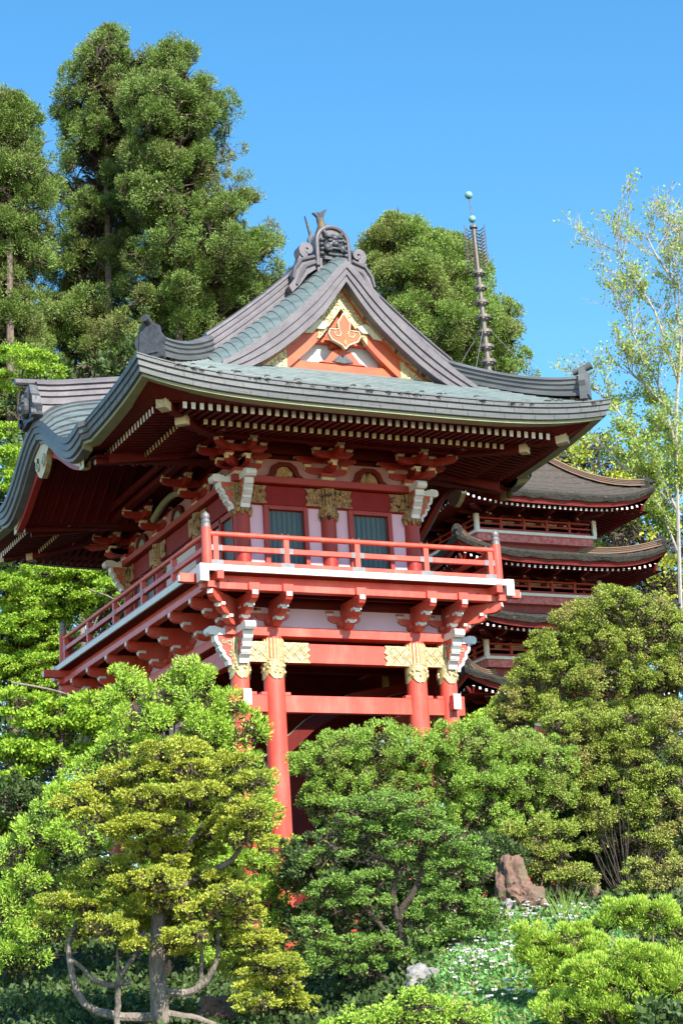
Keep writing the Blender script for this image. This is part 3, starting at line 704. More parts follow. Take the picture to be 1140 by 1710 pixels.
def frog(mb, c, t, z0, w, h, m=0, mi=1):
    poly = [(-w,0),(-w*.86,.02),(-w*.62,h*.3),(-w*.5,h*.75),(-w*.25,h),(w*.25,h),(w*.5,h*.75),(w*.62,h*.3),(w*.86,.02),(w,0),(w*.55,0),(w*.42,h*.25),(w*.3,h*.6),(w*.12,h*.76),(-w*.12,h*.76),(-w*.3,h*.6),(-w*.42,h*.25),(-w*.55,0)]
    n = (-t[1], t[0], 0)
    # split: outer ring as quads
    k = 9; o = poly[:10]; i = poly[10:][::-1]; i = [i[0],i[0]]+i[1:-1]+[i[-1],i[-1]]
    i = i[:10] if len(i) >= 10 else i+[i[-1]]*(10-len(i))
    for a in range(9):
        mb.prism([o[a], o[a+1], i[a+1], i[a]] if i[a] != i[a+1] else [o[a], o[a+1], i[a]], (c[0], c[1], z0), (t[0],t[1],0), (0,0,1), n, .09, m)
    mb.prism([(-w*.4,.0),(w*.4,.0),(w*.3,h*.5),(w*.1,h*.72),(-w*.1,h*.72),(-w*.3,h*.5)], (c[0], c[1], z0), (t[0],t[1],0), (0,0,1), n, .05, mi)
for x, y in pill:
    d = []
    cx_, cy_ = abs(abs(x)-UX) < .01, abs(abs(y)-UY) < .01
    if cy_: d.append((0, math.copysign(1, y)))
    if cx_: d.append((math.copysign(1, x), 0))
    if cx_ and cy_: d.append((math.copysign(S2, x), math.copysign(S2, y)))
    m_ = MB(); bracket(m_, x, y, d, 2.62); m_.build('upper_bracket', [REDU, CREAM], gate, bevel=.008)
pl = MB()                                # purlins, plaster behind the brackets, frog-leg struts
for s in (-1, 1):
    pl.beam((-UX-1.3, s*(UY+.92), 3.40), (UX+1.3, s*(UY+.92), 3.40), .17, .2, 0, 2); pl.beam((s*(UX+.92), -UY-1.3, 3.395), (s*(UX+.92), UY+1.3, 3.395), .17, .19, 0, 2)
    pl.box(-UX, UX, s*UY-.03, s*UY+.03, 2.62, 3.12, 1); pl.box(s*UX-.03, s*UX+.03, -UY+.05, UY-.05, 2.62, 3.12, 1)
    pl.box(-UX-.4, UX+.4, s*UY-.06, s*UY+.06, 3.27, 3.6, 0); pl.box(s*UX-.06, s*UX+.06, -UY+.1, UY-.1, 3.27, 3.6, 0)
    for xx in (-1.11, 1.11): frog(pl, (xx, s*(UY+.08)), (1,0), 2.62, .62, .42, 0, 3)
    for yy in (-2.8, 0, 2.8): frog(pl, (s*(UX+.08), yy), (0,1), 2.62, .7, .42, 0, 4)
    # curved rainbow beams in the side bays
    pl.tube([(s*(UX+.28), y, 3.0+.28*cos(y/1.4*pi/2)) for y in np.linspace(-1.3, 1.3, 11)], .09, 8, 5)
pl.build('bracket_frieze', [REDD, FRZ, CREAM, GOLDW, GREEN, PALE], gate)
# balcony -------------------------------------------------------------------
BX, BY = 3.925, 5.785
bd = MB(); bd.box(-BX+.05, BX-.05, -BY+.05, BY-.05, -.16, -.02); bd.build('balcony_deck', REDD, gate)
bw = MB(); br = MB()
for s in (-1, 1):
    bw.box(-BX-.02, BX+.02, *sorted((s*BY, s*(BY-.2))), -.15, .0); bw.box(*sorted((s*BX, s*(BX-.2))), -BY+.2, BY-.2, -.151, -.001)
    br.box(-BX-.40, BX+.40, *sorted((s*(BY-.32), s*(BY-.48))), -.36, -.155); br.box(*sorted((s*(BX-.32), s*(BX-.48))), -BY-.12, BY+.12, -.361, -.156)
    br.box(-BX+.05, BX-.05, *sorted((s*(BY-.15), s*(BY-.36))), -.52, -.365, 0); br.box(*sorted((s*(BX-.15), s*(BX-.36))), -BY+.05, BY-.05, -.521, -.366, 0)
    for s2 in (-1, 1):
        br.box(*sorted((s2*(BX+.40), s2*(BX+.42))), *sorted((s*(BY-.33), s*(BY-.47))), -.35, -.2, 1); bw.box(*sorted((s2*(BX-.16), s2*(BX+.05))), *sorted((s*(BY+.035), s*(BY-.23))), -.40, -.0)
bw.build('balcony_edge', WHITE, gate, bevel=.008); br.build('balcony_rim_joist', [RED, WHITE], gate, bevel=.01)
rail = MB(); rail.box(-.1,.1,-.1,.1,0,.01)
PX, PY = 3.70, 5.56
rl = bpy.data.objects.new('balcony_railing', None); col.objects.link(rl); rl.parent = gate
for s in (-1, 1):
    for z0, z1, w_, nm in ((.0,.14,.15,'bottom_rail'),(.37,.49,.11,'middle_rail')):
        m_ = MB(); m_.box(-PX+.08, PX-.08, *sorted((s*PY-w_/2, s*PY+w_/2)), z0, z1); m_.build(nm, RED, rl, bevel=.008)
        m_ = MB(); m_.box(*sorted((s*PX-w_/2, s*PX+w_/2)), -PY+.08, PY-.08, z0, z1); m_.build(nm, RED, rl, bevel=.008)
    m_ = MB(); m_.tube([(-PX, s*PY, .76), (PX, s*PY, .76)], .062, 12); m_.build('top_rail', RED, rl, smooth=True)
    m_ = MB(); m_.tube([(s*PX, -PY, .76), (s*PX, PY, .76)], .062, 12); m_.build('top_rail', RED, rl, smooth=True)
posts = [(x, s*PY, 0) for s in (-1, 1) for x in (-3.5,-1.78,0,1.78,3.5)]+[(s*PX, y, 1) for s in (-1, 1) for y in (-3.4,-1.2,1.0,3.2,5.3)]
for x, y, ax in posts:
    m_ = MB(); m_.box(x-.065, x+.065, y-.065, y+.065, .14, .70); m_.build('baluster', RED, rl, bevel=.006)
    g = MB()
    for z0, z1, a in ((.365,.495,.062),(.0,.143,.08)):
        if ax == 0: g.box(x-.16, x+.16, y-a, y+a, z0, z1)
        else: g.box(x-a, x+a, y-.16, y+.16, z0, z1)
    g.tube([(x-.075,y,.83),(x-.075,y,.86)], [.015,.008], 6); g.tube([(x+.075,y,.83),(x+.075,y,.86)], [.015,.008], 6)
    g.build('metal_sleeve', GREY, rl)
for sx in (-1, 1):
    for sy in (-1, 1):
        m_ = MB(); x, y = sx*PX, sy*PY; m_.lathe([(.115,0),(.11,.9)], (x,y,0), seg=20)
        m_.lathe([(.105,.9),(.105,.98),(.085,.99),(.095,1.01),(.095,1.07),(.07,1.08),(.08,1.11),(.095,1.15),(.085,1.2),(.04,1.25),(.0,1.28)], (x,y,0), seg=20, m=1)
        m_.build('corner_post', [RED, GREY], rl, smooth=True)
# balcony brackets
lpf = [(-LX,-LY),(-1.82,-LY),(0,-LY),(1.82,-LY),(LX,-LY)]
bpos = [(x, s*LY) for s in (-1, 1) for x in (-LX,-1.82,0,1.82,LX)]+[(s*LX, y) for s in (-1, 1) for y in (-3.2,-1.6,0,1.6,3.2)]
for x, y in bpos:
    cx_, cy_ = abs(abs(x)-LX) < .01, abs(abs(y)-LY) < .01; d = []
    if cy_: d.append((0, math.copysign(1, y)))
    if cx_: d.append((math.copysign(1, x), 0))
    if cx_ and cy_: d.append((math.copysign(S2, x), math.copysign(S2, y)))
    m_ = MB(); z0 = -1.14
    masu(m_, (x, y, z0), .38, .18, 0, 0)
    for dd in d:
        dg = abs(dd[0]) > .1 and abs(dd[1]) > .1; q = 1.3 if dg else 1; t = (-dd[1], dd[0])
        arm(m_, (x,y), dd, 0, .5*q, z0-.02, .2, .15, 0, 1); arm(m_, (x,y), dd, 0, .82*q, z0+.17, .2, .15, 0, 1); arm(m_, (x,y), dd, 0, 1.14*q, z0+.37, .24, .16, 0, 1)
        for a, zz in ((.42, z0+.09), (.74, z0+.29)):
            m_.box(x+dd[0]*a*q-.1, x+dd[0]*a*q+.1, y+dd[1]*a*q-.1, y+dd[1]*a*q+.1, zz+.03, zz+.1, 1)
        if not dg:
            arm(m_, (x+dd[0]*.02,y+dd[1]*.02), t, .42, .42, z0+.16, .17, .13, 0, 1)
            for b in (-.36,.36): masu(m_, (x+t[0]*b, y+t[1]*b, z0+.33), .19, .12, 0, 1)
            c = (x+dd[0]*.74*q, y+dd[1]*.74*q); 
            masu(m_, (x+dd[0]*1.0, y+dd[1]*1.0, z0+.56), .26, .07, 0, 0)
            m_.box(*sorted((x+dd[0]*.98-abs(t[0])*.13-abs(dd[0])*.13, x+dd[0]*.98+abs(t[0])*.13+abs(dd[0])*.13)), *sorted((y+dd[1]*.98-.13, y+dd[1]*.98+.13)), -.54, -.355, 0)
    m_.build('balcony_bracket', [RED, WHITE], gate, bevel=.008)
lw = MB()
for s in (-1, 1):
    lw.box(-LX, LX, s*LY-.03, s*LY+.03, -1.14, -.66, 1); lw.box(s*LX-.03, s*LX+.03, -LY+.04, LY-.04, -1.14, -.66, 1)
    lw.box(-LX-.1, LX+.1, s*LY-.07, s*LY+.07, -.66, -.17, 0); lw.box(s*LX-.07, s*LX+.07, -LY+.08, LY-.08, -.66, -.17, 0)
    lw.box(-3.75, 3.75, s*(BY-.75)-.05, s*(BY-.75)+.05, -.5, -.32, 0); lw.box(s*(BX-.75)-.05, s*(BX-.75)+.05, -5.6, 5.6, -.5, -.32, 0)
lw.build('lower_frieze', [REDD, PINK], gate)
# ---------------------------------------------------------------- lower storey
GZ = -8.2
lp_ = [(x, s*LY, s) for s in (-1, 1) for x in (-LX,-1.82,1.82,LX)]+[(s*LX, y, 0) for s in (-1, 1) for y in (-1.6, 1.6)]
for x, y, s in lp_:
    big = abs(x) < 2
    r = .245 if big else .215
    m_ = MB(); m_.lathe([(r+.16,GZ-.3),(r+.16,GZ+.15)], (x,y,0), seg=24, m=1); m_.lathe([(r+.01,GZ+.15),(r,GZ+3),(r-.005,-1.36)], (x,y,0), seg=28); o = m_.build('lower_pillar', [RED, ROCKG], gate, smooth=True)
    g = MB(); n = 18
    for k in range(n):
        a = 2*pi*k/n; rr = r-.012; g.tube([(x+rr*cos(a), y+rr*sin(a), -1.93), (x+rr*cos(a), y+rr*sin(a), -1.45), (x+(rr-.03)*cos(a), y+(rr-.03)*sin(a), -1.39)], [.038,.038,.024], 6)
    N = 32
    top = [(x+(r+.022)*cos(2*pi*k/N), y+(r+.022)*sin(2*pi*k/N), -1.93) for k in range(N+1)]
    bot = [(x+(r+.022)*cos(2*pi*k/N), y+(r+.022)*sin(2*pi*k/N), -2.22-.13*abs(cos(2*pi*k/N*2+0))-.03*abs(sin(8*pi*k/N))) for k in range(N+1)]
    g.grid([top, bot]); g.lathe([(r+.01,-1.95),(r+.03,-1.94),(r+.03,-1.91),(r+.01,-1.90)], (x,y,0), seg=24)
    for k in range(26):
        a = random.uniform(0, 2*pi); z = random.uniform(-2.2,-2.0); g.ellip((x+(r+.02)*cos(a), y+(r+.02)*sin(a), z), (.035,.035,.045), 0, 6, 5)
    g.build('gilt_pillar_sleeve', GOLD, o, smooth=True)
lb = MB(); lg = MB()
for s in (-1, 1):
    lb.box(-LX-.36, LX+.36, s*LY-.2, s*LY+.2, -1.36, -1.14); lb.box(s*LX-.2, s*LX+.2, -LY+.2, LY-.2, -1.361, -1.141)
    lb.box(-LX, LX, s*LY-.12, s*LY+.12, -1.95, -1.5); lb.box(s*LX-.12, s*LX+.12, -LY, LY, -1.95, -1.5)
    lb.box(-LX-.36, LX+.36, s*LY-.09, s*LY+.09, -3.10, -2.71); lb.box(s*LX-.09, s*LX+.09, -LY-.4, LY+.4, -3.0, -2.65)
    for s2 in (-1, 1): lb.box(s*LX-.10, s*LX+.10, *sorted((s2*(LY+.4), s2*(LY+.415))), -3.01, -2.64, 1)
    for xp in (-LX,-1.82,1.82,LX):
        for q in (-1, 1):
            if abs(xp+q*.3) > LX+.35: continue
            lb.box(*sorted((xp+q*.2, xp+q*.36)), s*LY-.10, s*LY+.10, -2.72, -2.64)
    yy = s*(LY+.135)
    for a, b, dr_ in ((-LX,-1.82,0),(-1.82,-.95,1),(.95,1.82,-1),(1.82,LX,0)):
        if dr_ == 1: poly = [(a,-1.96),(b,-1.96),(b-.08,-1.86),(b+.0,-1.78),(b-.1,-1.72),(b+.0,-1.66),(b-.06,-1.56),(b-.02,-1.49),(a,-1.49)]
        elif dr_ == -1: poly = [(a,-1.96),(b,-1.96),(b,-1.49),(a+.02,-1.49),(a+.06,-1.56),(a+.0,-1.66),(a+.1,-1.72),(a,-1.78),(a+.08,-1.86)]
        else: poly = [(a,-1.96),(b,-1.96),(b,-1.49),(a,-1.49)]
        lg.prism(poly, (0, yy, 0), (1,0,0), (0,0,1), (0,1,0), .035)
        # fretwork in raised bars with dark grooves beside them
        x0, x1 = a+.03, b-.06 if dr_ == 1 else b-.03
        if dr_ == -1: x0 = a+.1
        n = int((x1-x0)/.07)
        for k in range(-5, n+6):
            for sg in ((1,) if k % 4 < 2 else (-1,)):
                pts = [(x0+k*.07+sg*q_*.42+(0 if sg > 0 else .42), yy+s*.02, -1.94+.43*q_) for q_ in np.linspace(.05 if k % 2 else .3, .95 if k % 3 else .6, 9)]
                pts = [p for p in pts if x0 < p[0] < x1]
                if len(pts) > 2: lg.tube(pts, .009, 4, 1)
lb.build('lower_tie_beam', [RED, WHITE], gate, bevel=.012); lg.build('gilt_beam_plate', [GOLD, GROOVE], gate)
# carved nosings on the corner pillars
def nosing(x, y, d, z, sc, m1, lab=None, deep=.0):
    e = MB(); n = (-d[1], d[0], 0); o = (x, y, z)
    body = [(.1,0),(.62,.0),(.60,-.16),(.5,-.26),(.52,-.34),(.42,-.42),(.42,-.5),(.3,-.6),(.28,-.72),(.1,-.72)]
    body = [(a*sc*.95, b*sc*.95) for a, b in body]
    e.prism(body, o, (d[0],d[1],0), (0,0,1), n, .2, 1, 0)
    # white rim along the lower profile
    pr = body[1:9]
    for i in range(len(pr)-1):
        a, b = pr[i], pr[i+1]
        va = Vector((d[0]*a[0], d[1]*a[0], a[1])); vb = Vector((d[0]*b[0], d[1]*b[0], b[1]))
        e.beam(Vector(o)+va, Vector(o)+vb, .07, .225, 1, 1, up=n)
    # white roof-like cap on top
    cap = [(.0,0),(.74,0),(.79,.05),(.79,.14),(.74,.19),(.6,.2),(.45,.14),(.3,.16),(.1,.12),(0,.12)]
    e.prism([(a*sc, b*sc) for a, b in cap], o, (d[0],d[1],0), (0,0,1), n, .26, 1, 1)
    for k in range(4): e.tube([Vector(o)+Vector((d[0]*(.2+.15*k)*sc, d[1]*(.2+.15*k)*sc, .15*sc))-Vector(n)*.12, Vector(o)+Vector((d[0]*(.2+.15*k)*sc, d[1]*(.2+.15*k)*sc, .15*sc))+Vector(n)*.12], .03, 8, 1)
    for s_ in (-1, 1):
        bo = Vector(o)+Vector(n)*(.105*s_)
        for (cx2, cz2, r_, a0) in ((.26,-.2,.085,0),(.40,-.14,.055,pi),(.25,-.44,.06,1)):
            curlstrip(e, (cx2*sc, cz2*sc), r_*sc, 1.1, a0, .018, .01, 1, bo, .03, 2, (d[0],d[1],0), 16)
    return e.build('carved_beam_nosing', [m1, WHITE, PALE], gate, bevel=.006)
for sx in (-1, 1):
    for sy in (-1, 1):
        nosing(sx*LX, sy*LY, (sx,0), -1.36, 1.0, RED); nosing(sx*LX, sy*LY, (0,sy), -1.34, 1.0, RED)
        nosing(sx*UX, sy*UY, (sx,0), 2.44, .95, ORANGE); nosing(sx*UX, sy*UY, (0,sy), 2.46, .95, ORANGE)
# interior: ceiling, passage walls, inner braces
iw = MB()
iw.box(-LX+.05, LX-.05, -LY+.1, LY-.1, -1.3, -1.18); iw.box(-LX+.12, 1.0, -.1, 0, -8, -1.3); iw.box(1.0, LX, -.1, 0, -3.3, -1.3); iw.box(LX-.16, LX-.05, -LY+.3, 0, -2.6, -1.3)
iw.build('passage_wall', REDD, gate)
ib = MB()
for y in (-3.4,-2.6): ib.beam((-LX, y, -1.6), (LX, y, -1.6), .2, .28)
ib.prism([(-2.5,-5.4),(-1.6,-4.4),(-.2,-3.2),(1.0,-2.55),(2.4,-2.2),(2.4,-2.0),(.8,-2.3),(-.4,-2.95),(-1.8,-4.1),(-2.6,-5.1)], (0,-3.0,0), (1,0,0), (0,0,1), (0,1,0), .2, 1, 0)
ib.build('inner_brace', [REDD, CREAM], gate, bevel=.01)
# ================================================================== GROUND
FH = CM[2].copy(); FH[2] = 0; FH /= np.linalg.norm(FH); RH = np.array([FH[1], -FH[0], 0])
TD = [0,15,24,30,33,36,39,46,60,75,100,200,4000]; TZ = [-12.6,-12.4,-11.7,-10.5,-9.6,-8.8,-8.35,-8.2,-7.6,-4.5,-1,2,2]
def T(x, y):
    d = (x-CAM[0])*FH[0]+(y-CAM[1])*FH[1]; l = (x-CAM[0])*RH[0]+(y-CAM[1])*RH[1]
    q_ = min(1, max(0, (1.5-l)/2.5))*min(1, max(0, (44-d)/4))
    return float(np.interp(d, TD, TZ))-1.0*q_+.12*sin(x*1.3+1)*cos(y*1.1)+.02*max(0, min(l, 12))
g = MB(); rows = []
for d in list(np.linspace(-30, 60, 91))+[65,70,76,84,95,110,140,200,400,900,2000,3800]:
    row = []
    for k in range(-40, 41):
        l = k/40*(26+abs(d)*.95)
        if d > 300: l = k/40*d*1.3
        p = CAM+FH*d+RH*l; row.append((p[0], p[1], T(p[0], p[1])))
    rows.append(row)
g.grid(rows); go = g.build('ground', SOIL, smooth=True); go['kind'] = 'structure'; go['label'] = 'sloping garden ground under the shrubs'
# ================================================================== PAGODA
pag = thing('pagoda', 'dark red five-storey pagoda with mossy stacked roofs and a bronze spire, behind the gate', 'pagoda')
QX, QY = 15.31, 14.2
def ring4(mb, h0, z0, h1, z1, m=0):
    for k in range(4):
        c, s_ = [(1,0),(0,1),(-1,0),(0,-1)][k]
        def q(a, b, z): return (QX+a*c-b*s_, QY+a*s_+b*c, z)
        mb.add([q(h0,-h0,z0), q(h0,h0,z0), q(h1,h1,z1), q(h1,-h1,z1)], [(0,1,2,3)], m)
def pbox(mb, hx, hy, z0, z1, m=0): mb.box(QX-hx, QX+hx, QY-hy, QY+hy, z0, z1, m)
RS = [(3.98, 7.60, 11.3), (4.18, 5.42, None), (4.28, 3.16, None), (4.34, .90, None), (4.4, -1.4, None)]
for k, (h, ze, zt) in enumerate(RS):
    top = MB(); n = 24; hb_ = 1.5
    def up(t): return .50*abs(t)**4
    def rpt(side, t, u_):          # u_ 0 eave .. 1 top
        hh = h+(hb_ if zt is None else .05-h)*0+((hb_-h) if zt is None else (.3-h))*u_
        c, s_ = [(1,0),(0,1),(-1,0),(0,-1)][side]; a, b = hh, hh*t
        rise = ((ze+.85) if zt is None else zt-.35)-ze
        z = ze+up(t)*(1-u_)**2+rise*(.32*u_+.68*u_*u_)
        return (QX+a*c-b*s_, QY+a*s_+b*c, z)
    for sd_ in range(4):
        rows = []
        for i in range(11):
            rows.append([rpt(sd_, -1+2*j/n, i/10) for j in range(n+1)])
            if 0 < i < 10: rows.append([(p[0], p[1], p[2]+.03) for p in rows[-1]])
        top.grid(rows, 0)
        ragged = lambda: random.uniform(-.03, .03)
        e0 = rows[0]; cx_, cy_ = QX, QY
        def inn(p, f, dz): return (QX+(p[0]-QX)*f, QY+(p[1]-QY)*f, p[2]+dz)
        fasc = [[inn(p, 1.0, 0) for p in e0], [inn(p, 1.002, -.09+ragged()) for p in e0], [inn(p, .985, -.24+ragged()) for p in e0]]
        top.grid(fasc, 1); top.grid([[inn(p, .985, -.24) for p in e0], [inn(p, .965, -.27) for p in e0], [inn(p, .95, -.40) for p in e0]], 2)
    ro = top.build('tiered_roof', [SHING, BARKR, PREDB], None); ro.parent = pag
    hp = MB()
    for sx in (-1, 1):
        for sy in (-1, 1):
            pts = []
            for i in range(9):
                u_ = i/8*.8+.06; hh = h+((hb_-h) if zt is None else (.3-h))*u_; rise = ((ze+.85) if zt is None else zt-.35)-ze
                pts.append((QX+sx*hh, QY+sy*hh, ze+.50*(1-u_)**2+rise*(.32*u_+.68*u_*u_)))
            stack(hp, pts, .7, .36); hp.prism([(-.14,-.1),(.14,-.1),(.16,.15),(.07,.3),(-.07,.3),(-.16,.15)], pts[0], (sy*S2,-sx*S2,0), (0,0,1), (sx*S2,sy*S2,0), .3, 1)
            p0, p1 = Vector(pts[1]), Vector(pts[0]); dd = (p0-p1); dd.z = 0
            hp.tube([p1+Vector((0,0,.12)), p1-dd*.7+Vector((0,0,.12))], [.09,.05], 8, 1)
    hp.build('hip_ridge', [RIDGEC, BARKR], ro)
    zb = ze-.36                      # underside
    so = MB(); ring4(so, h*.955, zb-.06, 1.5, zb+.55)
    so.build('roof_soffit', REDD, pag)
    rf = MB()
    for sd_ in range(4):
        c, s_ = [(1,0),(0,1),(-1,0),(0,-1)][sd_]
        nn = 17
        for j in range(-nn, nn+1):
            t = j/nn*.97; b = h*.92*t
            def q(a, z): return (QX+a*c-b*s_, QY+a*s_+b*c, z)
            zz = zb-.12+up(t)*.75
            ai = max(1.5, abs(b)+.02)
            if h*.93-ai < .1: continue
            rf.beam(q(ai, zb+.5*(h*.93-ai)/(h*.93-1.5)-.05), q(h*.93, zz), .08, .085, 0, 1)
    ra = rf._build('eave_rafters', [REDD, WHITE], pag)  # all eave rafters of the storey in one mesh, white at the ends
    bz = ze-2.25+1.0                 # body of this storey down to the roof below
    bo = MB(); pbox(bo, 1.75, 1.75, ze-1.9, ze+.6, 0)
    for s_ in (-1, 1):
        for zz, th in ((ze-.75,.14),(ze-.42,.12),(ze-1.05,.1)): pbox(bo, 1.85, 1.85, zz-th/2, zz+th/2, 1)
        for xx in (-1.3,-.42,.42,1.3):
            bo.box(QX+xx-.11, QX+xx+.11, QY+s_*1.78-.06, QY+s_*1.78+.06, ze-1.7, ze-.5, 1); bo.box(QX+s_*1.78-.06, QX+s_*1.78+.06, QY+xx-.11, QY+xx+.11, ze-1.7, ze-.5, 1)
        bo.box(QX-1.7, QX+1.7, QY+s_*1.77-.02, QY+s_*1.77+.02, ze-.66, ze-.5, 2)
        for xx in (-.85, 0, .85): bo.box(QX+xx-.3, QX+xx+.3, QY+s_*1.77-.02, QY+s_*1.77+.02, ze-1.62, ze-1.15, 3)
    bo.build('storey_wall', [REDD, PREDB, CREAM, PLASTER], pag)
    bk = MB()
    for xx in (-1.75,-.6,.6,1.75):
        for s_ in (-1, 1):
            for (x, y, d_) in ((QX+xx, QY+s_*1.8, (0,s_)), (QX+s_*1.8, QY+xx, (s_,0))):
                arm(bk, (x,y), d_, 0, .5, ze-.5, .12, .1); arm(bk, (x,y), d_, 0, .9, ze-.3, .13, .1); arm(bk, (x,y), (-d_[1],d_[0]), .4, .4, ze-.42, .12, .1)
                if abs(xx) > 1.7: 
                    v = ((1 if x > QX else -1)*S2, (1 if y > QY else -1)*S2); arm(bk, (x,y), v, 0, 1.2, ze-.3, .14, .12)
    bk.build('storey_bracket', [PREDB, CREAM], pag)
    if k < 4:                        # balcony above the next roof
        zf = ze-1.02
        b_ = MB(); pbox(b_, 2.30, 2.30, zf-.36, zf-.1, 2); pbox(b_, 2.05, 2.05, zf-.75, zf-.36, 0); pbox(b_, 2.40, 2.40, zf-.1, zf, 1); bbo = b_.build('storey_balcony', [PREDB, WHITE, PREDP], pag)
        r_ = MB()
        for s_ in (-1, 1):
            for zz, th in ((zf+.06,.07),(zf+.25,.05),(zf+.44,.06)):
                r_.box(QX-2.3, QX+2.3, QY+s_*2.28-.035, QY+s_*2.28+.035, zz-th/2, zz+th/2); r_.box(QX+s_*2.28-.035, QX+s_*2.28+.035, QY-2.3, QY+2.3, zz-th/2, zz+th/2)
            for j in range(6):
                xx = -2.28+4.56*j/5
                r_.box(QX+xx-.045, QX+xx+.045, QY+s_*2.28-.045, QY+s_*2.28+.045, zf, zf+.5); r_.box(QX+s_*2.28-.045, QX+s_*2.28+.045, QY+xx-.045, QY+xx+.045, zf, zf+.5)
        for sx in (-1, 1):
            for sy in (-1, 1): r_.box(QX+sx*2.34-.07, QX+sx*2.34+.07, QY+sy*2.34-.07, QY+sy*2.34+.07, zf+.0, zf+.56, 1)
        r_.build('storey_railing', [REDU, WHITE], bbo)
b_ = MB(); pbox(b_, 1.7, 1.7, -8, -2.8); b_.build('base_wall', REDD, pag)
b_ = MB(); pbox(b_, .55, .55, 10.6, 11.25); pbox(b_, .7, .7, 11.25, 11.4); b_.build('spire_base', BRONZE, pag)
def onp(px, py, y0):
    r = CM.T @ np.array([(px-570)/FPX, (py-855)/FPX, 1.0]); t = (y0-CAM[1])/r[1]; return Vector(CAM+r*t)
s0, s1, s2_, s3 = onp(815,612,QY), onp(790,378,QY), onp(788,366,QY), onp(782,326,QY)
sp = MB(); sp.tube([s0-(s1-s0)*.25, s0, s0+(s1-s0)*.5, s1], [.12,.11,.09,.08], 12); sp.tube([s1, s3], .02, 6); sp.lathe([(.15,0),(.15,.08)], s1-Vector((0,0,.08)))
spo = sp.build('spire_pole', BRONZE, pag, smooth=True)
for c, r_ in ((s2_, .14), (s3, .15)):
    b_ = MB(); b_.ellip(c, (r_,r_,r_), ns=16, nr=12); b_.build('spire_ball', VERD, spo, smooth=True)
ax_ = (s1-s0).normalized()
for i in range(7):
    c = s0+(s1-s0)*(.02+i*.105); rr = .30-.008*i
    b_ = MB(); N = 20; rows = []
    for dr, dz in ((rr,0),(rr,.11),(rr-.04,.11),(rr-.04,0),(rr,0)):
        rows.append([c+Vector((dr*cos(2*pi*j/N), dr*sin(2*pi*j/N), dz)) for j in range(N+1)])
    b_.grid(rows)
    for j in range(4): b_.beam(c+Vector((0,0,.06)), c+Vector((rr*cos(pi/2*j+.4), rr*sin(pi/2*j+.4), .06)), .04, .06)
    b_._build('spire_ring', BRONZE, spo)
fl = MB()
for a in (0, pi/2, pi, 3*pi/2):
    v = Vector((cos(a+.35), sin(a+.35), 0))
    for i in range(11):
        c = s0+(s1-s0)*(.72+.024*i)
        fl.tube([c+v*.12, c+v*.3-Vector((0,0,.06)), c+v*.48+Vector((0,0,.0)), c+v*.56+Vector((0,0,.14))], [.026,.026,.022,.012], 4)
fl._build('spire_flame_fins', BRONZE, spo)
wr = MB()
for sx, sy in ((-1,-1),(1,-1),(1,1),(-1,1)): wr.tube([s0+(s1-s0)*.3, Vector((QX+sx*3.4, QY+sy*3.4, 8.7))], .012, 4)
wr._build('guy_wires', GREY, spo)
# ================================================================== VEGETATION
def nrm(a): return a/np.maximum(np.linalg.norm(a, axis=-1, keepdims=True), 1e-9)
def rdir(n): return nrm(rng.normal(size=(n, 3)))
def leafmesh(name, p, d, L, W, mats, parent=None, mi=None, nv=None):
    n = len(p); sd_ = nrm(np.cross(d, rdir(n) if nv is None else nv)); L = L[:, None]; W = W[:, None]
    v = np.empty((n, 4, 3), np.float32)
    v[:, 0] = p; v[:, 1] = p+d*L*.45+sd_*W*.5; v[:, 2] = p+d*L; v[:, 3] = p+d*L*.55-sd_*W*.5
    me = bpy.data.meshes.new(name); me.vertices.add(n*4); me.vertices.foreach_set('co', v.ravel())
    me.loops.add(n*4); me.loops.foreach_set('vertex_index', np.arange(n*4, dtype=np.int32))
    me.polygons.add(n); me.polygons.foreach_set('loop_start', np.arange(0, n*4, 4, dtype=np.int32)); me.polygons.foreach_set('loop_total', np.full(n, 4, np.int32))
    if not isinstance(mats, (list, tuple)): mats = [mats]
    for m in mats: me.materials.append(m)
    if mi is not None: me.polygons.foreach_set('material_index', mi.astype(np.int32))
    me.update(); me.validate()
    o = bpy.data.objects.new(name, me); col.objects.link(o)
    if parent: o.parent = parent
    return o
PM, LM = 1.75, 4.2
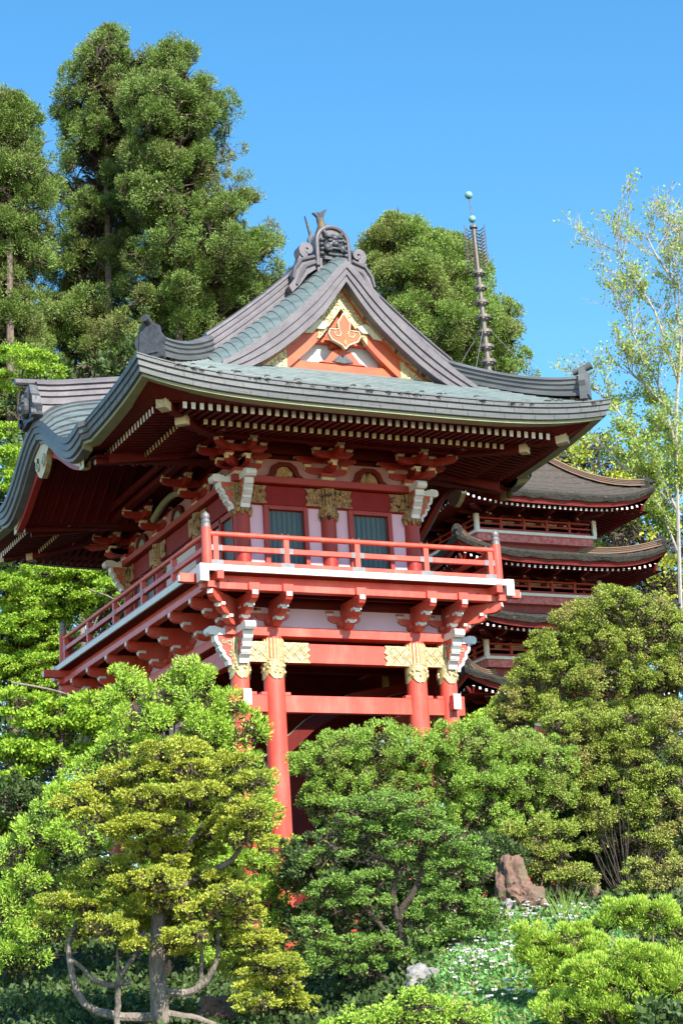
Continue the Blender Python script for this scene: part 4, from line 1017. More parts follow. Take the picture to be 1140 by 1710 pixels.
def puffs(ells, pr, npuff, nleaf, L, W, out=.7, up=.25, rnd=.6, squash=.8, low=-.35, shell=(.72,1.02), core=.25, droop=0, nj=.42):
    """ells: (centre, radii). Leaf clumps over the crown's boughs; returns positions and directions."""
    PP, DD, LL, WW, NN = [], [], [], [], []
    for c, r in ells:
        c = np.array(c, float); r = np.array(r, float)
        A = ((r[0]*r[1])**1.6+(r[0]*r[2])**1.6+(r[1]*r[2])**1.6)**(1/1.6)*4.2
        n = max(6, int(npuff*PM*A/(pr*pr*3.2)))
        d = rdir(n*3); z = d[:, 2]
        keep = (z > low)|(rng.random(len(d)) < .25)
        tocam = nrm(CAM-c); back = (d@tocam) < -.3; keep &= ~back|(rng.random(len(d)) < .4)
        d = d[keep][:n]; n = len(d)
        wob = 1+.2*np.sin(d[:, 0]*5+c[0])*np.cos(d[:, 1]*6+c[1])
        pc = c+d*r*(rng.uniform(shell[0], shell[1], n)*wob)[:, None]
        on = nrm(d/np.maximum(r, .05))
        k = int(nleaf*LM); q = rdir(n*k).reshape(n, k, 3); o3 = on[:, None, :]
        neg = (q*o3).sum(-1) < 0; q = np.where((neg & (rng.random(q.shape[:2]) < .7))[..., None], -q, q)
        s_ = pr*rng.uniform(.6, 1.4, (n, 1, 1)); rad = rng.random((n, k, 1))**.45
        q2 = q.copy(); q2[..., 2] *= squash
        p = pc[:, None, :]+q2*rad*s_
        dd = nrm(q*out+o3*.35+rng.normal(size=(n, k, 3))*rnd*.6+np.array([0, 0, up-droop]))
        PP.append(p.reshape(-1, 3)); DD.append(dd.reshape(-1, 3)); m = n*k; NN.append(nrm(q*.9+o3*.5+np.array([0,0,.35])+rng.normal(size=(n,k,3))*nj).reshape(-1,3))
        LL.append(L*rng.uniform(.6, 1.25, m)); WW.append(W*rng.uniform(.6, 1.25, m))
        if core > 0:                 # sparse inner twiggy leaves that close the crown
            m = int(n*k*core*.22); dq = rdir(m); p = c+dq*r*(rng.random((m, 1))**.4*.72)
            PP.append(p); DD.append(rdir(m)); NN.append(rdir(m)); LL.append(np.full(m, L*1.25)); WW.append(np.full(m, W*1.5))
    return np.concatenate(PP), np.concatenate(DD), np.concatenate(LL), np.concatenate(WW), np.concatenate(NN)
def E3(px, py, d, rx, rz, ry=None):
    s_ = d/FPX; ry = rx if ry is None else ry
    return (P(px, py, d), (rx*s_, ry*s_, rz*s_))
def crown(name, ells, m, parent, **k):
    p, d, L, W, nv = puffs(ells, **k); return leafmesh(name, p, d, L, W, m, parent, nv=nv)
def limb(mb, pts, r0, r1, seg=7, wig=.0):
    pts = [Vector(p) for p in pts]; out = []
    for i in range(len(pts)-1):
        for j in range(4):
            t = j/4; a = pts[max(i-1,0)]; b = pts[i]; c = pts[i+1]; d = pts[min(i+2,len(pts)-1)]
            q = .5*((2*b)+(c-a)*t+(2*a-5*b+4*c-d)*t*t+(3*b-a-3*c+d)*t**3)
            out.append(q+Vector((random.uniform(-wig,wig),random.uniform(-wig,wig),random.uniform(-wig,wig))))
    out.append(pts[-1]); n = len(out)
    mb.tube(out, [r0+(r1-r0)*i/(n-1) for i in range(n)], seg)
# leaf colours
L_CONF = leafmat('cedar_leaf', [(0.101,0.162,0.032),(0.143,0.230,0.043),(0.193,0.292,0.054),(0.251,0.330,0.071)], .08, bigc=(0.209,0.185,0.071), big=.45)
L_CONF2 = leafmat('bright_cedar_leaf', [(0.126,0.208,0.037),(0.176,0.292,0.049),(0.244,0.369,0.064),(0.302,0.414,0.086)], .08, bigc=(0.235,0.230,0.071), big=.4)
L_LIME = leafmat('lime_maple_leaf', [(.22,.42,.03),(.31,.52,.04),(.40,.58,.055),(.46,.58,.07)], .35)
L_CYP = leafmat('bright_cypress_leaf', [(0.222,0.411,0.040),(0.334,0.578,0.054),(0.445,0.620,0.073),(0.496,0.620,0.094)], .15)
L_GOLD = leafmat('gold_tipped_leaf', [(0.254,0.319,0.033),(0.391,0.420,0.039),(0.512,0.521,0.061),(0.512,0.582,0.089)], .08, bigc=(0.235,0.336,0.039), big=.9)
L_BOX = leafmat('yew_hedge_leaf', [(0.146,0.271,0.033),(0.209,0.369,0.043),(0.304,0.461,0.058),(0.376,0.520,0.079)], .08, bigc=(0.314,0.279,0.087), big=.8)
L_OLIVE = leafmat('juniper_leaf', [(0.170,0.243,0.033),(0.239,0.321,0.040),(0.330,0.398,0.055),(0.399,0.447,0.073)], .08, bigc=(0.378,0.291,0.101), big=1.1)
L_DEEP = leafmat('deep_green_leaf', [(0.102,0.198,0.037),(0.152,0.284,0.048),(0.224,0.369,0.060),(0.285,0.429,0.073)], .08)
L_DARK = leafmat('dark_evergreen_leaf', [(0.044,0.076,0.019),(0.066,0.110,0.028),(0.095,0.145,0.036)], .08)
L_JUN = leafmat('fresh_juniper_leaf', [(0.228,0.431,0.036),(0.342,0.574,0.054),(0.456,0.620,0.072),(0.570,0.620,0.108)], .15)
L_BUD = leafmat('young_spring_leaf', [(0.312,0.442,0.065),(0.416,0.546,0.091),(0.494,0.598,0.130)], .4)
L_MID = leafmat('mid_green_leaf', [(0.278,0.355,0.039),(0.394,0.466,0.056),(0.533,0.578,0.078),(0.620,0.634,0.100)], .3)
L_COVER = leafmat('ground_cover_leaf', [(0.095,0.233,0.063),(0.152,0.359,0.090),(0.247,0.484,0.126),(0.380,0.251,0.108)], .2)
PETAL = mat('white_petal', (.80,.72,.74), .7)
TWIG = mat('pale_twig', (.50,.46,.40), .9, c2=(.34,.31,.26), scale=6)
TWIGB = mat('brown_twig', (.30,.19,.13), .9, c2=(.20,.13,.09), scale=6)
SLIVERD = mat('gap_sliver_and_needle_brown', (.10,.068,.045), .95, c2=(.06,.042,.03), scale=8)  # for the slivers that darken crown gaps, and for fallen needles
def gap_slivers(ells, parent, f=.74, L=.3, W=.035, q=1.0):  # brown slivers added inside crowns to block light and darken the gaps
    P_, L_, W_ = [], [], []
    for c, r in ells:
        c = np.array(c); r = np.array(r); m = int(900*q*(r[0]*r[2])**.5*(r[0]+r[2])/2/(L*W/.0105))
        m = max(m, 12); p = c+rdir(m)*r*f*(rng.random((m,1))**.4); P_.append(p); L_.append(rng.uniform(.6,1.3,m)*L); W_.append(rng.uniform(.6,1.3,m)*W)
    p = np.concatenate(P_); d = nrm(rdir(len(p))+np.array([0,0,.35])); leafmesh('gap_shading_slivers', p-d*L*.5, d, np.concatenate(L_), np.concatenate(W_), SLIVERD, parent)
# ---- tall conifers behind
def conifer(label, base_px, top_px, d, prof, m, n_b, tuft, kw, group, seed, name='tall_conifer', dens=1.0):
    global rng; rng = np.random.default_rng(seed); random.seed(seed)
    t = thing(name, label, 'tree', group=group)
    s_ = d/FPX; b = Vector(P(*base_px, d)); tp = Vector(P(*top_px, d)); b.z = T(b.x, b.y)-.5
    ys = [q[0] for q in prof]; ells = []; inner = []; tr = MB()
    dpx = base_px[1]-top_px[1]
    limb(tr, [b, b.lerp(tp, .35)+Vector((.1,0,0)), b.lerp(tp, .7), tp], .36, .04, 9)
    for i in range(n_b):
        w_ = rng.random(); py = ys[0]+(ys[-1]-ys[0])*w_
        xl = np.interp(py, ys, [q[1] for q in prof]); xr = np.interp(py, ys, [q[2] for q in prof])
        cx = (xl+xr)/2; hw = (xr-xl)/2*s_; az = rng.uniform(0, 2*pi)
        c = np.array(P(cx, py+14, d)); tufr = tuft*rng.choice([.38,.5,.62,.75,.95])*min(1, .45+hw/3)
        out = max(hw*(rng.uniform(.62, 1.08) if rng.random() < .75 else rng.uniform(1.08, 1.3))-tufr*.5, .05); dirv = RH*cos(az)+FH*sin(az)*.9
        for u_ in ((1.0, .62) if hw > 2 and rng.random() < .7 else (1.0,)):
            tr_ = tufr*(1 if u_ == 1 else 1.1)
            q = c+dirv*out*u_*rng.uniform(.9, 1.04)+np.array([0, 0, -.55*(1-u_)*tuft])
            ells.append((q, (tr_*1.0, tr_*1.0, tr_*.8)))
        if hw > 1.2: inner.append((c+dirv*out*.3, (tufr*1.1, tufr*1.1, tufr*1.1)))
        if i % 3 == 0:
            e = Vector(c+dirv*out*.9); a = Vector(c)+Vector((0,0,-out*.35)); limb(tr, [a, a.lerp(e, .5)+Vector((0,0,-.1)), e], .09, .02, 5)
    tr._build('trunk', BARKL if False else BARK, t)
    crown('crown', ells, m, t, **kw)
    gap_slivers(inner+[(c, (r[0]*.6,r[1]*.6,r[2]*.6)) for c, r in ells], t, f=1.0, L=.9, W=.10, q=.5)
KW_C = dict(pr=0.33, npuff=0.24, nleaf=52, L=0.115, W=0.036, out=.75, up=0.45, rnd=.5, squash=0.95, core=0.25, nj=0.5)
conifer('tall conifer at the left edge of the photo, cut off by the frame', (15,900), (15,150), 80, [(150,2,30),(185,-20,52),(230,-45,62),(300,-60,76),(400,-70,72),(500,-70,66),(600,-70,72),(700,-60,60)], L_CONF, 230, 1.0, KW_C, 'tall conifers behind the temple gate', 1)
conifer('leaning-topped conifer with the highest tip of all the trees, left of its twin', (190,900), (172,48), 86, [(46,162,188),(75,132,232),(110,115,246),(160,106,250),(210,104,230),(260,108,230),(310,85,235),(370,72,220),(430,66,240),(520,50,260),(600,45,280),(700,40,300)], L_CONF, 210, 1.0, KW_C, 'tall conifers behind the temple gate', 2)
conifer('broadest tall conifer, its right side nearest the gate roof peak', (300,900), (286,72), 84, [(70,272,305),(95,244,330),(130,226,348),(165,205,372),(215,195,386),(260,205,362),(310,200,412),(345,215,415),(385,215,440),(425,215,470),(460,220,474),(500,200,440),(560,180,400),(640,170,380),(720,160,360)], L_CONF, 250, 1.05, KW_C, 'tall conifers behind the temple gate', 3)
conifer('rounded conifer between the gate roof peak and the pagoda spire', (740,900), (665,360), 98, [(358,645,672),(380,622,700),(400,606,735),(430,600,770),(470,598,800),(520,600,835),(570,605,862),(600,610,868),(660,620,850)], L_CONF2, 160, 1.15, dict(KW_C, L=.13, W=.042, pr=.36), 'tall conifers behind the temple gate', 4)
conifer('smaller conifer crown with two low tips just left of the pagoda spire', (790,900), (745,392), 101, [(388,735,762),(410,715,795),(450,700,815),(500,700,838),(560,700,870),(610,700,880),(660,700,860)], L_CONF2, 95, 1.1, dict(KW_C, L=.13, W=.042, pr=.36), 'tall conifers behind the temple gate', 5)
# ---- blobs helper
def bush(name, label, cat, m, d, blobs, kw, stems=(), group=None, seed=1, bark=BARK, dj=.4, ryf=.9, base=None, tw=1.0):
    global rng; rng = np.random.default_rng(seed); random.seed(seed)
    t = thing(name, label, cat, group=group); ells = []
    for b in blobs:
        dd = d+(b[4] if len(b) > 4 else 0)
        ells.append(E3(b[0], b[1], dd, b[2], b[3], b[2]*ryf))
    crown('crown', ells, m, t, **kw)
    if tw: gap_slivers([(c, r) for c, r in ells if r[2] > .12], t, L=.22 if d < 47 else .5, W=.03 if d < 47 else .07, q=tw)
    tr = MB()
    if base:
        bp = Vector(P(base[0], base[1], d)); bp.z = T(bp.x, bp.y)-.2
        if cat == 'tree':
            ctr = Vector(np.mean([c for c, r in ells], axis=0)); tz = max(c[2] for c, r in ells)
            limb(tr, [bp, Vector((ctr.x, ctr.y, bp.z*.5+ctr.z*.5)), Vector((ctr.x, ctr.y, tz))], base[2], base[2]*.2, 8, .03)
            for c, r in ells:
                if c[2] < bp.z+2: continue
                c = Vector(c); a = Vector((ctr.x, ctr.y, max(bp.z+1, c.z-.6*(c-ctr).length-.3))); a = a.lerp(bp, .12)
                limb(tr, [a, a.lerp(c, .55)+Vector((0,0,-.15)), c], base[2]*.2, base[2]*.05, 6, .03)
        for c, r in (ells if cat != 'tree' else ()):
            c = Vector(c); limb(tr, [bp+Vector((random.uniform(-.15,.15),random.uniform(-.15,.15),0)), bp.lerp(c, .5)+Vector((random.uniform(-.2,.2),random.uniform(-.2,.2),-.15)), c], base[2], base[2]*.25, 6, .02)
    for pts, r0, r1 in stems: limb(tr, [P(p[0], p[1], d+(p[2] if len(p) > 2 else 0)) for p in pts], r0, r1, 9, .012)
    if tr.v: tr._build('trunk', bark, t)
    return t
KW_L = dict(pr=.30, npuff=.8, nleaf=42, L=.105, W=.062, out=.5, up=-.05, rnd=.8, squash=.4, core=.12, low=-.2, nj=.55)
bush('maple_tree', 'lime green maple behind the balcony end, spreading in flat layers', 'tree', L_LIME, 71,
     [(30,985,60,26),(70,1010,60,26),(40,1060,60,30),(110,1000,60,22),(180,945,60,14),(240,960,40,14),(80,1140,46,26),(30,1120,50,30),(95,955,55,18),(150,965,60,18),(205,985,50,20,-1),(60,1035,60,22),(20,1075,50,25),(70,1110,60,22),(95,1060,35,18),(160,1020,40,18),(20,1150,50,24),(215,1010,30,16),(120,1100,35,20),(10,930,30,16),(60,1165,40,20)], KW_L, base=(110,1420,.14), group='lime green maples beside the gate', seed=21, bark=BARKD)
bush('maple_tree', 'low lime green maple below the balcony end, beside the bright cypress', 'tree', L_LIME, 46,
     [(30,1180,50,22),(90,1225,60,22),(160,1180,40,20),(200,1225,50,22),(30,1250,50,20),(90,1370,50,22),(120,1195,60,22),(175,1215,45,20),(30,1310,60,22),(100,1330,60,20),(150,1270,40,22),(60,1265,50,18),(15,1385,40,22),(70,1390,50,18)], KW_L, base=(80,1500,.14), group='lime green maples beside the gate', seed=22, bark=BARKD)
bush('maple_tree', 'lime green maple high at the left edge, beside the side gable ridge', 'tree', L_LIME, 70,
     [(40,600,45,14),(15,640,30,12),(75,620,24,12),(15,725,34,14),(28,760,38,16),(10,800,30,16),(35,815,30,14),(20,865,30,16),(50,690,14,8),(12,910,30,14)], KW_L, tw=0, group='lime green maples beside the gate', seed=23, bark=BARKD,
     stems=[([(45,900),(48,760),(30,690),(40,610)],.07,.03),([(42,740),(30,700),(20,690)],.03,.02)])
KW_E = dict(pr=.5, npuff=.38, nleaf=18, L=.26, W=.13, out=.7, up=.2, rnd=.6, squash=.7, core=.4)
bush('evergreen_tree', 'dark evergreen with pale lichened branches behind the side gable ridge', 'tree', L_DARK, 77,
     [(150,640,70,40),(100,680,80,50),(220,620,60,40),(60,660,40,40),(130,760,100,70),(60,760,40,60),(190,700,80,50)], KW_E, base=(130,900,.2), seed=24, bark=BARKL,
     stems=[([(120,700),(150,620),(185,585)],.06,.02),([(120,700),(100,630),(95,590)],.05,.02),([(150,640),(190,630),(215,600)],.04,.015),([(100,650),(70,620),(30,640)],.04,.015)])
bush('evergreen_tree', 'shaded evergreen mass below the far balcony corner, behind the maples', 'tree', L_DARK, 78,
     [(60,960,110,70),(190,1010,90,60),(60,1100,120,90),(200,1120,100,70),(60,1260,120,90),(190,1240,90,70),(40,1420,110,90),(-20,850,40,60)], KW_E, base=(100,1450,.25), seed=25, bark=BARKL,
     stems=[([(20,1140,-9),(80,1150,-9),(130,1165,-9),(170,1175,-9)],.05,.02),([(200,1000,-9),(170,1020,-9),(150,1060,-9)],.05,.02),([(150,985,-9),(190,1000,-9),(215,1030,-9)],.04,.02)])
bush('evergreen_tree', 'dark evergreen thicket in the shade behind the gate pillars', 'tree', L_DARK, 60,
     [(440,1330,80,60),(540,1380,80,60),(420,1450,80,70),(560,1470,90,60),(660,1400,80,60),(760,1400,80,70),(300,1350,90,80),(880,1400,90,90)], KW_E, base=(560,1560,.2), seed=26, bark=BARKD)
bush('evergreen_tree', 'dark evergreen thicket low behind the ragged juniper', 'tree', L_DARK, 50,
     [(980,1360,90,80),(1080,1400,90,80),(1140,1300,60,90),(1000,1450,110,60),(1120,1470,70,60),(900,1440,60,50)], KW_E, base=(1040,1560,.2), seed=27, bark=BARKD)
# ---- right side, beyond the pagoda
KW_M = dict(pr=.5, npuff=.3, nleaf=14, L=.2, W=.13, out=.6, up=.1, rnd=.8, squash=.7, core=.2)
bush('leafy_tree', 'yellow-green tree behind the top pagoda roof', 'tree', L_MID, 92, [(1000,745,55,28),(930,765,50,30),(975,790,70,35),(1040,790,50,40),(900,800,50,40),(1000,840,90,50)], KW_M, base=(980,1100,.25), seed=31, group='trees beyond the pagoda', bark=BARKD)
bush('leafy_tree', 'tree of pale branches and loose green leaves right of the pagoda', 'tree', L_MID, 84, [(1080,830,70,50),(1120,900,60,60),(1050,900,60,40),(1100,980,70,50),(1010,870,40,40),(1140,780,50,60),(1060,950,60,30)], dict(KW_M, npuff=.3), base=(1100,1200,.2), seed=32, group='trees beyond the pagoda', bark=BARKD)
bush('leafy_tree', 'dark tree mass low behind the pagoda roofs', 'tree', L_DARK, 90, [(960,920,120,90),(1100,1030,110,100),(820,1000,160,150),(960,1080,150,120)], KW_E, base=(960,1300,.3), seed=33, group='trees beyond the pagoda')
bush('leafy_tree', 'green thicket seen under the gate between its red pillars', 'bush', L_MID, 66, [(540,1215,60,45),(600,1205,60,45),(650,1195,70,40),(720,1200,60,45),(590,1290,120,60),(700,1300,100,60),(800,1290,120,80),(520,1290,60,60)], dict(KW_M, L=.14, W=.09), seed=34, base=(620,1420,.12))
# ---- budding tree (mostly bare)
def budding():
    global rng; rng = np.random.default_rng(41); random.seed(41)
    d = 76; t = thing('budding_tree', 'nearly bare tree with pale branches and scattered spring leaves against the sky', 'tree')
    tr = MB(); tips = []
    def grow(p, v, L, r, lev):
        n = 5; pts = [p]; q = p.copy(); dv = v.copy()
        for i in range(n):
            dv = (dv+Vector((random.gauss(0,.1),random.gauss(0,.1),random.gauss(.03,.07)))).normalized(); q = q+dv*L/n; pts.append(q.copy())
            tips.append((q.copy(), dv.copy(), lev))
        tr.tube(pts, [r*(1-.6*i/n) for i in range(n+1)], 5 if lev < 3 else 4, caps=False)
        if lev < 4:
            for k in range((9,6,6,4)[lev]):
                i = random.randint(1, n); a = random.uniform(0, 2*pi); side = Vector(RH*cos(a)+FH*sin(a)*.8)
                nv = (dv*.75+side*random.uniform(.45,.95)+Vector((0,0,.22))).normalized()
                grow(pts[i], nv, L*random.uniform(.42,.68), max(r*.45, .012), lev+1)
    def q(px, py): return Vector(P(px+12, py, d))
    mains = [[(1128,1150),(1120,900),(1116,700),(1124,580),(1112,470),(1120,390)], [(1120,760),(1085,640),(1045,560),(1020,500)], [(1120,640),(1080,520),(1040,460),(1015,400)],
             [(1122,860),(1070,760),(1030,700),(985,650)], [(1120,560),(1150,470),(1140,390)], [(1118,920),(1080,830),(1045,790)], [(1120,480),(1085,430),(1065,390)],[(1120,700),(1060,640),(1030,610)]]
    for k, m in enumerate(mains):
        pts = [q(*p)+Vector(FH)*(random.uniform(-1.5,1.5) if k else 0)*0 for p in m]; fin = []
        r0 = .095 if k == 0 else .055; limb(tr, pts, r0, .02, 7)
        for i in range(1, len(pts)):
            for j in range(4):
                b = pts[i-1].lerp(pts[i], random.random()); dv = (pts[i]-pts[i-1]).normalized(); a = random.uniform(0, 2*pi)
                if k == 0 and i < 2: continue
                nv = (dv*.6+Vector(RH)*cos(a)*.8+Vector(FH)*sin(a)*.6+Vector((0,0,.2))).normalized(); grow(b, nv, random.uniform(.9,1.8), .024, 2)
    tr._build('trunk', TWIG, t)
    pp, dd = [], []
    for p, v, lev in tips:
        py = p.z; dens = .2+max(0, (15.5-py)*.17)
        for _ in range(int(rng.poisson(dens*.9))):
            for __ in range(4): pp.append(np.array(p)+rng.normal(size=3)*.09); dd.append(nrm(np.array(v)*.4+rng.normal(size=3)))
    pp = np.array(pp); n = len(pp); leafmesh('leaves', pp, np.array(dd), rng.uniform(.08,.16,n), rng.uniform(.06,.1,n), L_BUD, t)
budding()
# ---- garden shrubs in front
KW_Y = dict(pr=.13, npuff=.55, nleaf=46, L=0.05, W=0.02, out=0.5, up=.45, rnd=1.0, squash=.9, core=.35)
bush('clipped_hedge', 'broad clipped yew mound with twiggy hollows covering the gate pillar feet', 'shrub', L_BOX, 40,
     [(530,1280,40,38),(575,1262,55,42),(640,1250,60,40),(700,1262,50,36),(750,1250,48,40),(800,1245,45,42),(560,1320,50,35),(620,1310,60,35),(690,1325,60,38),(760,1310,60,45),(820,1300,60,40),(530,1345,36,30),(800,1355,60,38),(640,1370,60,30),(720,1385,60,30),(850,1400,45,35)], KW_Y, base=(680,1480,.07), seed=51, ryf=.8, bark=TWIGB)
bush('clipped_hedge', 'smaller clipped yew mound between the gate corner and the big round juniper', 'shrub', L_BOX, 40.5,
     [(870,1255,48,38),(915,1275,45,42),(880,1310,60,40),(925,1330,36,36),(860,1345,45,30)], KW_Y, base=(890,1440,.07), seed=52, ryf=.8, bark=TWIGB)
KW_O = dict(pr=0.15, npuff=0.58, nleaf=46, L=0.052, W=0.024, out=0.55, up=.25, rnd=0.9, squash=.65, core=.35)
bush('round_juniper', 'largest round juniper, domed in front of the pagoda', 'shrub', L_OLIVE, 44,
     [(1020,1015,55,36),(965,1045,48,34),(1075,1030,50,38),(925,1085,46,36),(1000,1080,60,38),(1060,1085,55,36),(1120,1060,45,40),(890,1125,44,32),(950,1135,55,36),(1025,1140,60,38),(1095,1135,55,40),(865,1170,40,28),(920,1185,50,30),(1000,1195,55,32),(1080,1195,60,36),(1140,1120,40,60),(850,1200,36,24),(1130,1200,40,40)], KW_O, base=(1010,1330,.13), seed=53, bark=BARKD)
bush('ragged_juniper', 'ragged olive juniper in loose tiers with bare twigs below the big dome', 'shrub', L_OLIVE, 41,
     [(940,1215,36,22),(985,1205,36,20),(1040,1205,40,20),(1100,1210,40,22),(1020,1250,34,16),(1120,1300,30,18),(1140,1350,26,18),(1060,1345,30,14),(1000,1355,30,14),(1100,1400,30,14),(955,1320,28,14),(955,1235,36,20),(1000,1222,36,20),(1050,1230,36,20),(1095,1240,36,20),(1135,1265,28,22),(990,1262,36,16),(1050,1268,34,16),(1010,1300,36,16),(1085,1295,34,16),(960,1290,26,14),(1045,1325,34,14),(1110,1335,32,16),(985,1335,30,13),(1075,1362,30,13),(1025,1372,32,13),(1130,1385,26,14),(970,1380,24,11),(1000,1408,28,12),(1060,1405,26,11),(1100,1428,26,12)], dict(KW_O, core=.05), base=(1040,1440,.014), seed=54, bark=BARKD)
bush('ragged_juniper', 'small tufted juniper above the brown rock', 'shrub', L_OLIVE, 38.5, [(870,1455,26,14),(915,1462,34,18),(950,1455,26,16),(845,1440,24,14),(985,1462,26,14),(905,1385,30,20),(925,1425,32,22),(890,1430,26,18),(860,1395,26,20),(940,1395,24,18)], KW_O, base=(905,1470,.03), seed=55, bark=BARKD)
bush('ragged_juniper', 'tufted juniper at the right edge above the fresh green junipers', 'shrub', L_OLIVE, 37, [(1070,1455,30,18),(1110,1475,34,20),(1060,1490,24,14),(1140,1450,24,18)], KW_O, base=(1100,1540,.05), seed=56, bark=TWIGB)
KW_B = dict(pr=0.19, npuff=0.45, nleaf=46, L=0.078, W=0.024, out=.8, up=0.3, rnd=0.7, squash=.8, core=.4)
bush('bright_cypress', 'bright yellow-green feathery cypress hiding the front corner of the gate', 'tree', L_CYP, 38.5,
     [(322,1118,20,22),(345,1140,22,18),(300,1140,18,16),(205,1128,16,10),(215,1155,26,16),(190,1170,16,12),(270,1168,34,22),(330,1175,45,28),(385,1180,26,20),(250,1205,56,32),(340,1225,60,36),(410,1225,32,36),(300,1265,70,36),(200,1255,44,30),(150,1300,40,30),(430,1290,28,36),(240,1310,70,34),(370,1310,60,40),(100,1345,38,28),(70,1400,46,32),(30,1430,36,30),(440,1350,20,30),(130,1400,60,36),(260,1390,80,40),(380,1390,60,40),(440,1440,40,32),(485,1470,30,30),(60,1470,56,36),(20,1520,46,40),(400,1490,60,36),(470,1530,36,32),(350,1440,70,40),(320,1570,80,40),(410,1620,60,36),(480,1420,26,26,1),(440,1500,46,34,1),(80,1550,60,36),(200,1480,80,40),(300,1500,80,50),(430,1580,50,36),(30,1600,50,40)], KW_B, base=(270,1640,.13), seed=57, bark=BARKD)
KW_G = dict(pr=0.11, npuff=.5, nleaf=34, L=0.046, W=0.026, out=.7, up=.12, rnd=.55, squash=0.42, core=.2, low=-.12)
gp = [(620,440,150,45),(850,480,90,40),(500,505,120,38),(400,560,110,36),(300,620,100,38),(930,545,70,38),(810,565,110,34),(680,650,150,42),(600,690,90,34),(915,650,95,45),(900,740,95,55),(560,785,120,42),(420,850,100,40),(560,905,120,48),(640,830,60,34),(240,985,105,46),(400,1075,100,42),(520,1060,90,40),(620,1060,100,46),(760,1020,110,44),(880,1040,90,50),(930,1130,95,46),(900,1215,90,40),(1000,1215,100,50),(1040,1290,60,30),(930,1350,80,38),(1040,1355,100,42),(700,500,90,34),(340,670,70,30),(470,640,80,30),(760,740,60,30),(700,800,120,50),(480,930,110,45),(760,900,110,50),(860,960,90,45),(330,900,90,40),(330,1000,80,40),(520,700,90,40),(820,720,90,50),(600,980,130,40),(700,580,110,36),(540,600,110,36),(820,1120,70,40),(300,1090,60,34),(700,1100,90,34),(180,1060,50,30),(1080,1240,40,30),(440,720,80,34),(960,1290,80,34),(640,1130,80,30),(480,1140,70,28)]
def z1(x, y): return (x/2.192, 1060+y/2.192)
bush('cloud_pruned_cypress', 'gold-tipped cypress pruned into flat clouds, twisted grey trunk at the frame bottom', 'tree', L_GOLD, 32.5,
     [(*z1(a, b), r/2.192*1.08, q/2.192*1.05, random.uniform(-.7,.7)) for a, b, r, q in gp], KW_G, seed=58, ryf=.9, bark=BARKL,
     stems=[([(*z1(590,1440),0),(*z1(580,1300),0),(*z1(575,1100),0),(*z1(600,900),.2),(*z1(620,700),.2),(*z1(640,500),.2)],.17,.05),
            ([(*z1(560,1400),0),(*z1(420,1395),0),(*z1(310,1350),0),(*z1(265,1240),0),(*z1(255,1130),.1),(*z1(285,1040),.1)],.085,.035),
            ([(*z1(430,1440),-.3),(*z1(432,1330),-.3),(*z1(440,1250),-.3),(*z1(490,1180),-.2),(*z1(530,1080),0)],.055,.03),([(*z1(436,1240),-.3),(*z1(430,1190),-.3),(*z1(440,1120),-.2)],.035,.02),
            ([(*z1(620,1310),0),(*z1(700,1305),0),(*z1(760,1260),0),(*z1(795,1180),0),(*z1(800,1080),0)],.075,.03),([(*z1(735,1270),0),(*z1(740,1180),0),(*z1(735,1090),0)],.04,.02),
            ([(*z1(600,1385),0),(*z1(700,1400),0),(*z1(800,1430),0)],.07,.04),([(*z1(600,960),0),(*z1(740,880),0),(*z1(850,820),0),(*z1(900,740),0)],.07,.03),([(*z1(620,870),0),(*z1(700,760),0),(*z1(740,690),0)],.05,.02),
            ([(*z1(480,1270),.1),(*z1(380,1280),.1),(*z1(300,1220),.1),(*z1(260,1180),.1)],.05,.03),([(*z1(600,760),0),(*z1(560,640),0),(*z1(530,560),0)],.05,.02),([(*z1(420,760),0),(*z1(390,690),0),(*z1(350,620),0)],.04,.02)])
KW_I = dict(pr=.14, npuff=.5, nleaf=44, L=0.055, W=0.023, out=.7, up=.1, rnd=0.9, squash=0.45, core=.12, low=-.2)
bush('pruned_cypress', 'deep green pruned cypress with dark forked trunk standing in front of the yew mound', 'tree', L_DEEP, 33.5,
     [(640,1350,50,26),(590,1365,40,26),(690,1365,50,28),(560,1400,36,26),(630,1395,50,24),(720,1400,50,30),(770,1420,36,28),(540,1435,26,18),(760,1455,46,26),(800,1460,30,20),(690,1430,36,22),(545,1490,36,16),(590,1475,44,18),(630,1470,30,16),(560,1515,36,20),(610,1505,40,20),(740,1510,50,24),(790,1515,42,26),(825,1528,34,20),(740,1570,40,18),(700,1540,36,18),(770,1545,44,20),(520,1555,34,18),(570,1585,46,22),(630,1580,40,20),(540,1610,36,18),(610,1620,44,20),(680,1600,26,14)], KW_I, seed=59, bark=BARKD,
     stems=[([(668,1730),(672,1660),(674,1590),(668,1530),(690,1490),(705,1450),(700,1410)],.10,.035),([(668,1540),(655,1500),(660,1450),(625,1430),(590,1405)],.06,.02),([(672,1590),(640,1550),(610,1520),(590,1490)],.05,.02),
            ([(676,1600),(710,1590),(745,1555),(775,1530)],.05,.02),([(660,1450),(640,1410),(640,1370)],.04,.015),([(672,1640),(620,1625),(570,1600)],.04,.02),([(625,1430),(600,1440),(560,1420)],.03,.012)])
KW_J = dict(pr=.11, npuff=.6, nleaf=36, L=0.06, W=0.019, out=.6, up=.75, rnd=.4, squash=.8, core=.2, low=.0)
bush('spreading_juniper', 'fresh green juniper spreading over the white flower bed', 'shrub', L_JUN, 29.5, [(880,1565,30,20),(930,1635,50,20),(905,1580,40,20),(950,1570,46,24),(990,1590,38,24),(930,1600,50,24),(975,1615,46,22),(890,1600,30,18)], KW_J, base=(940,1680,.03), seed=60, bark=TWIGB)
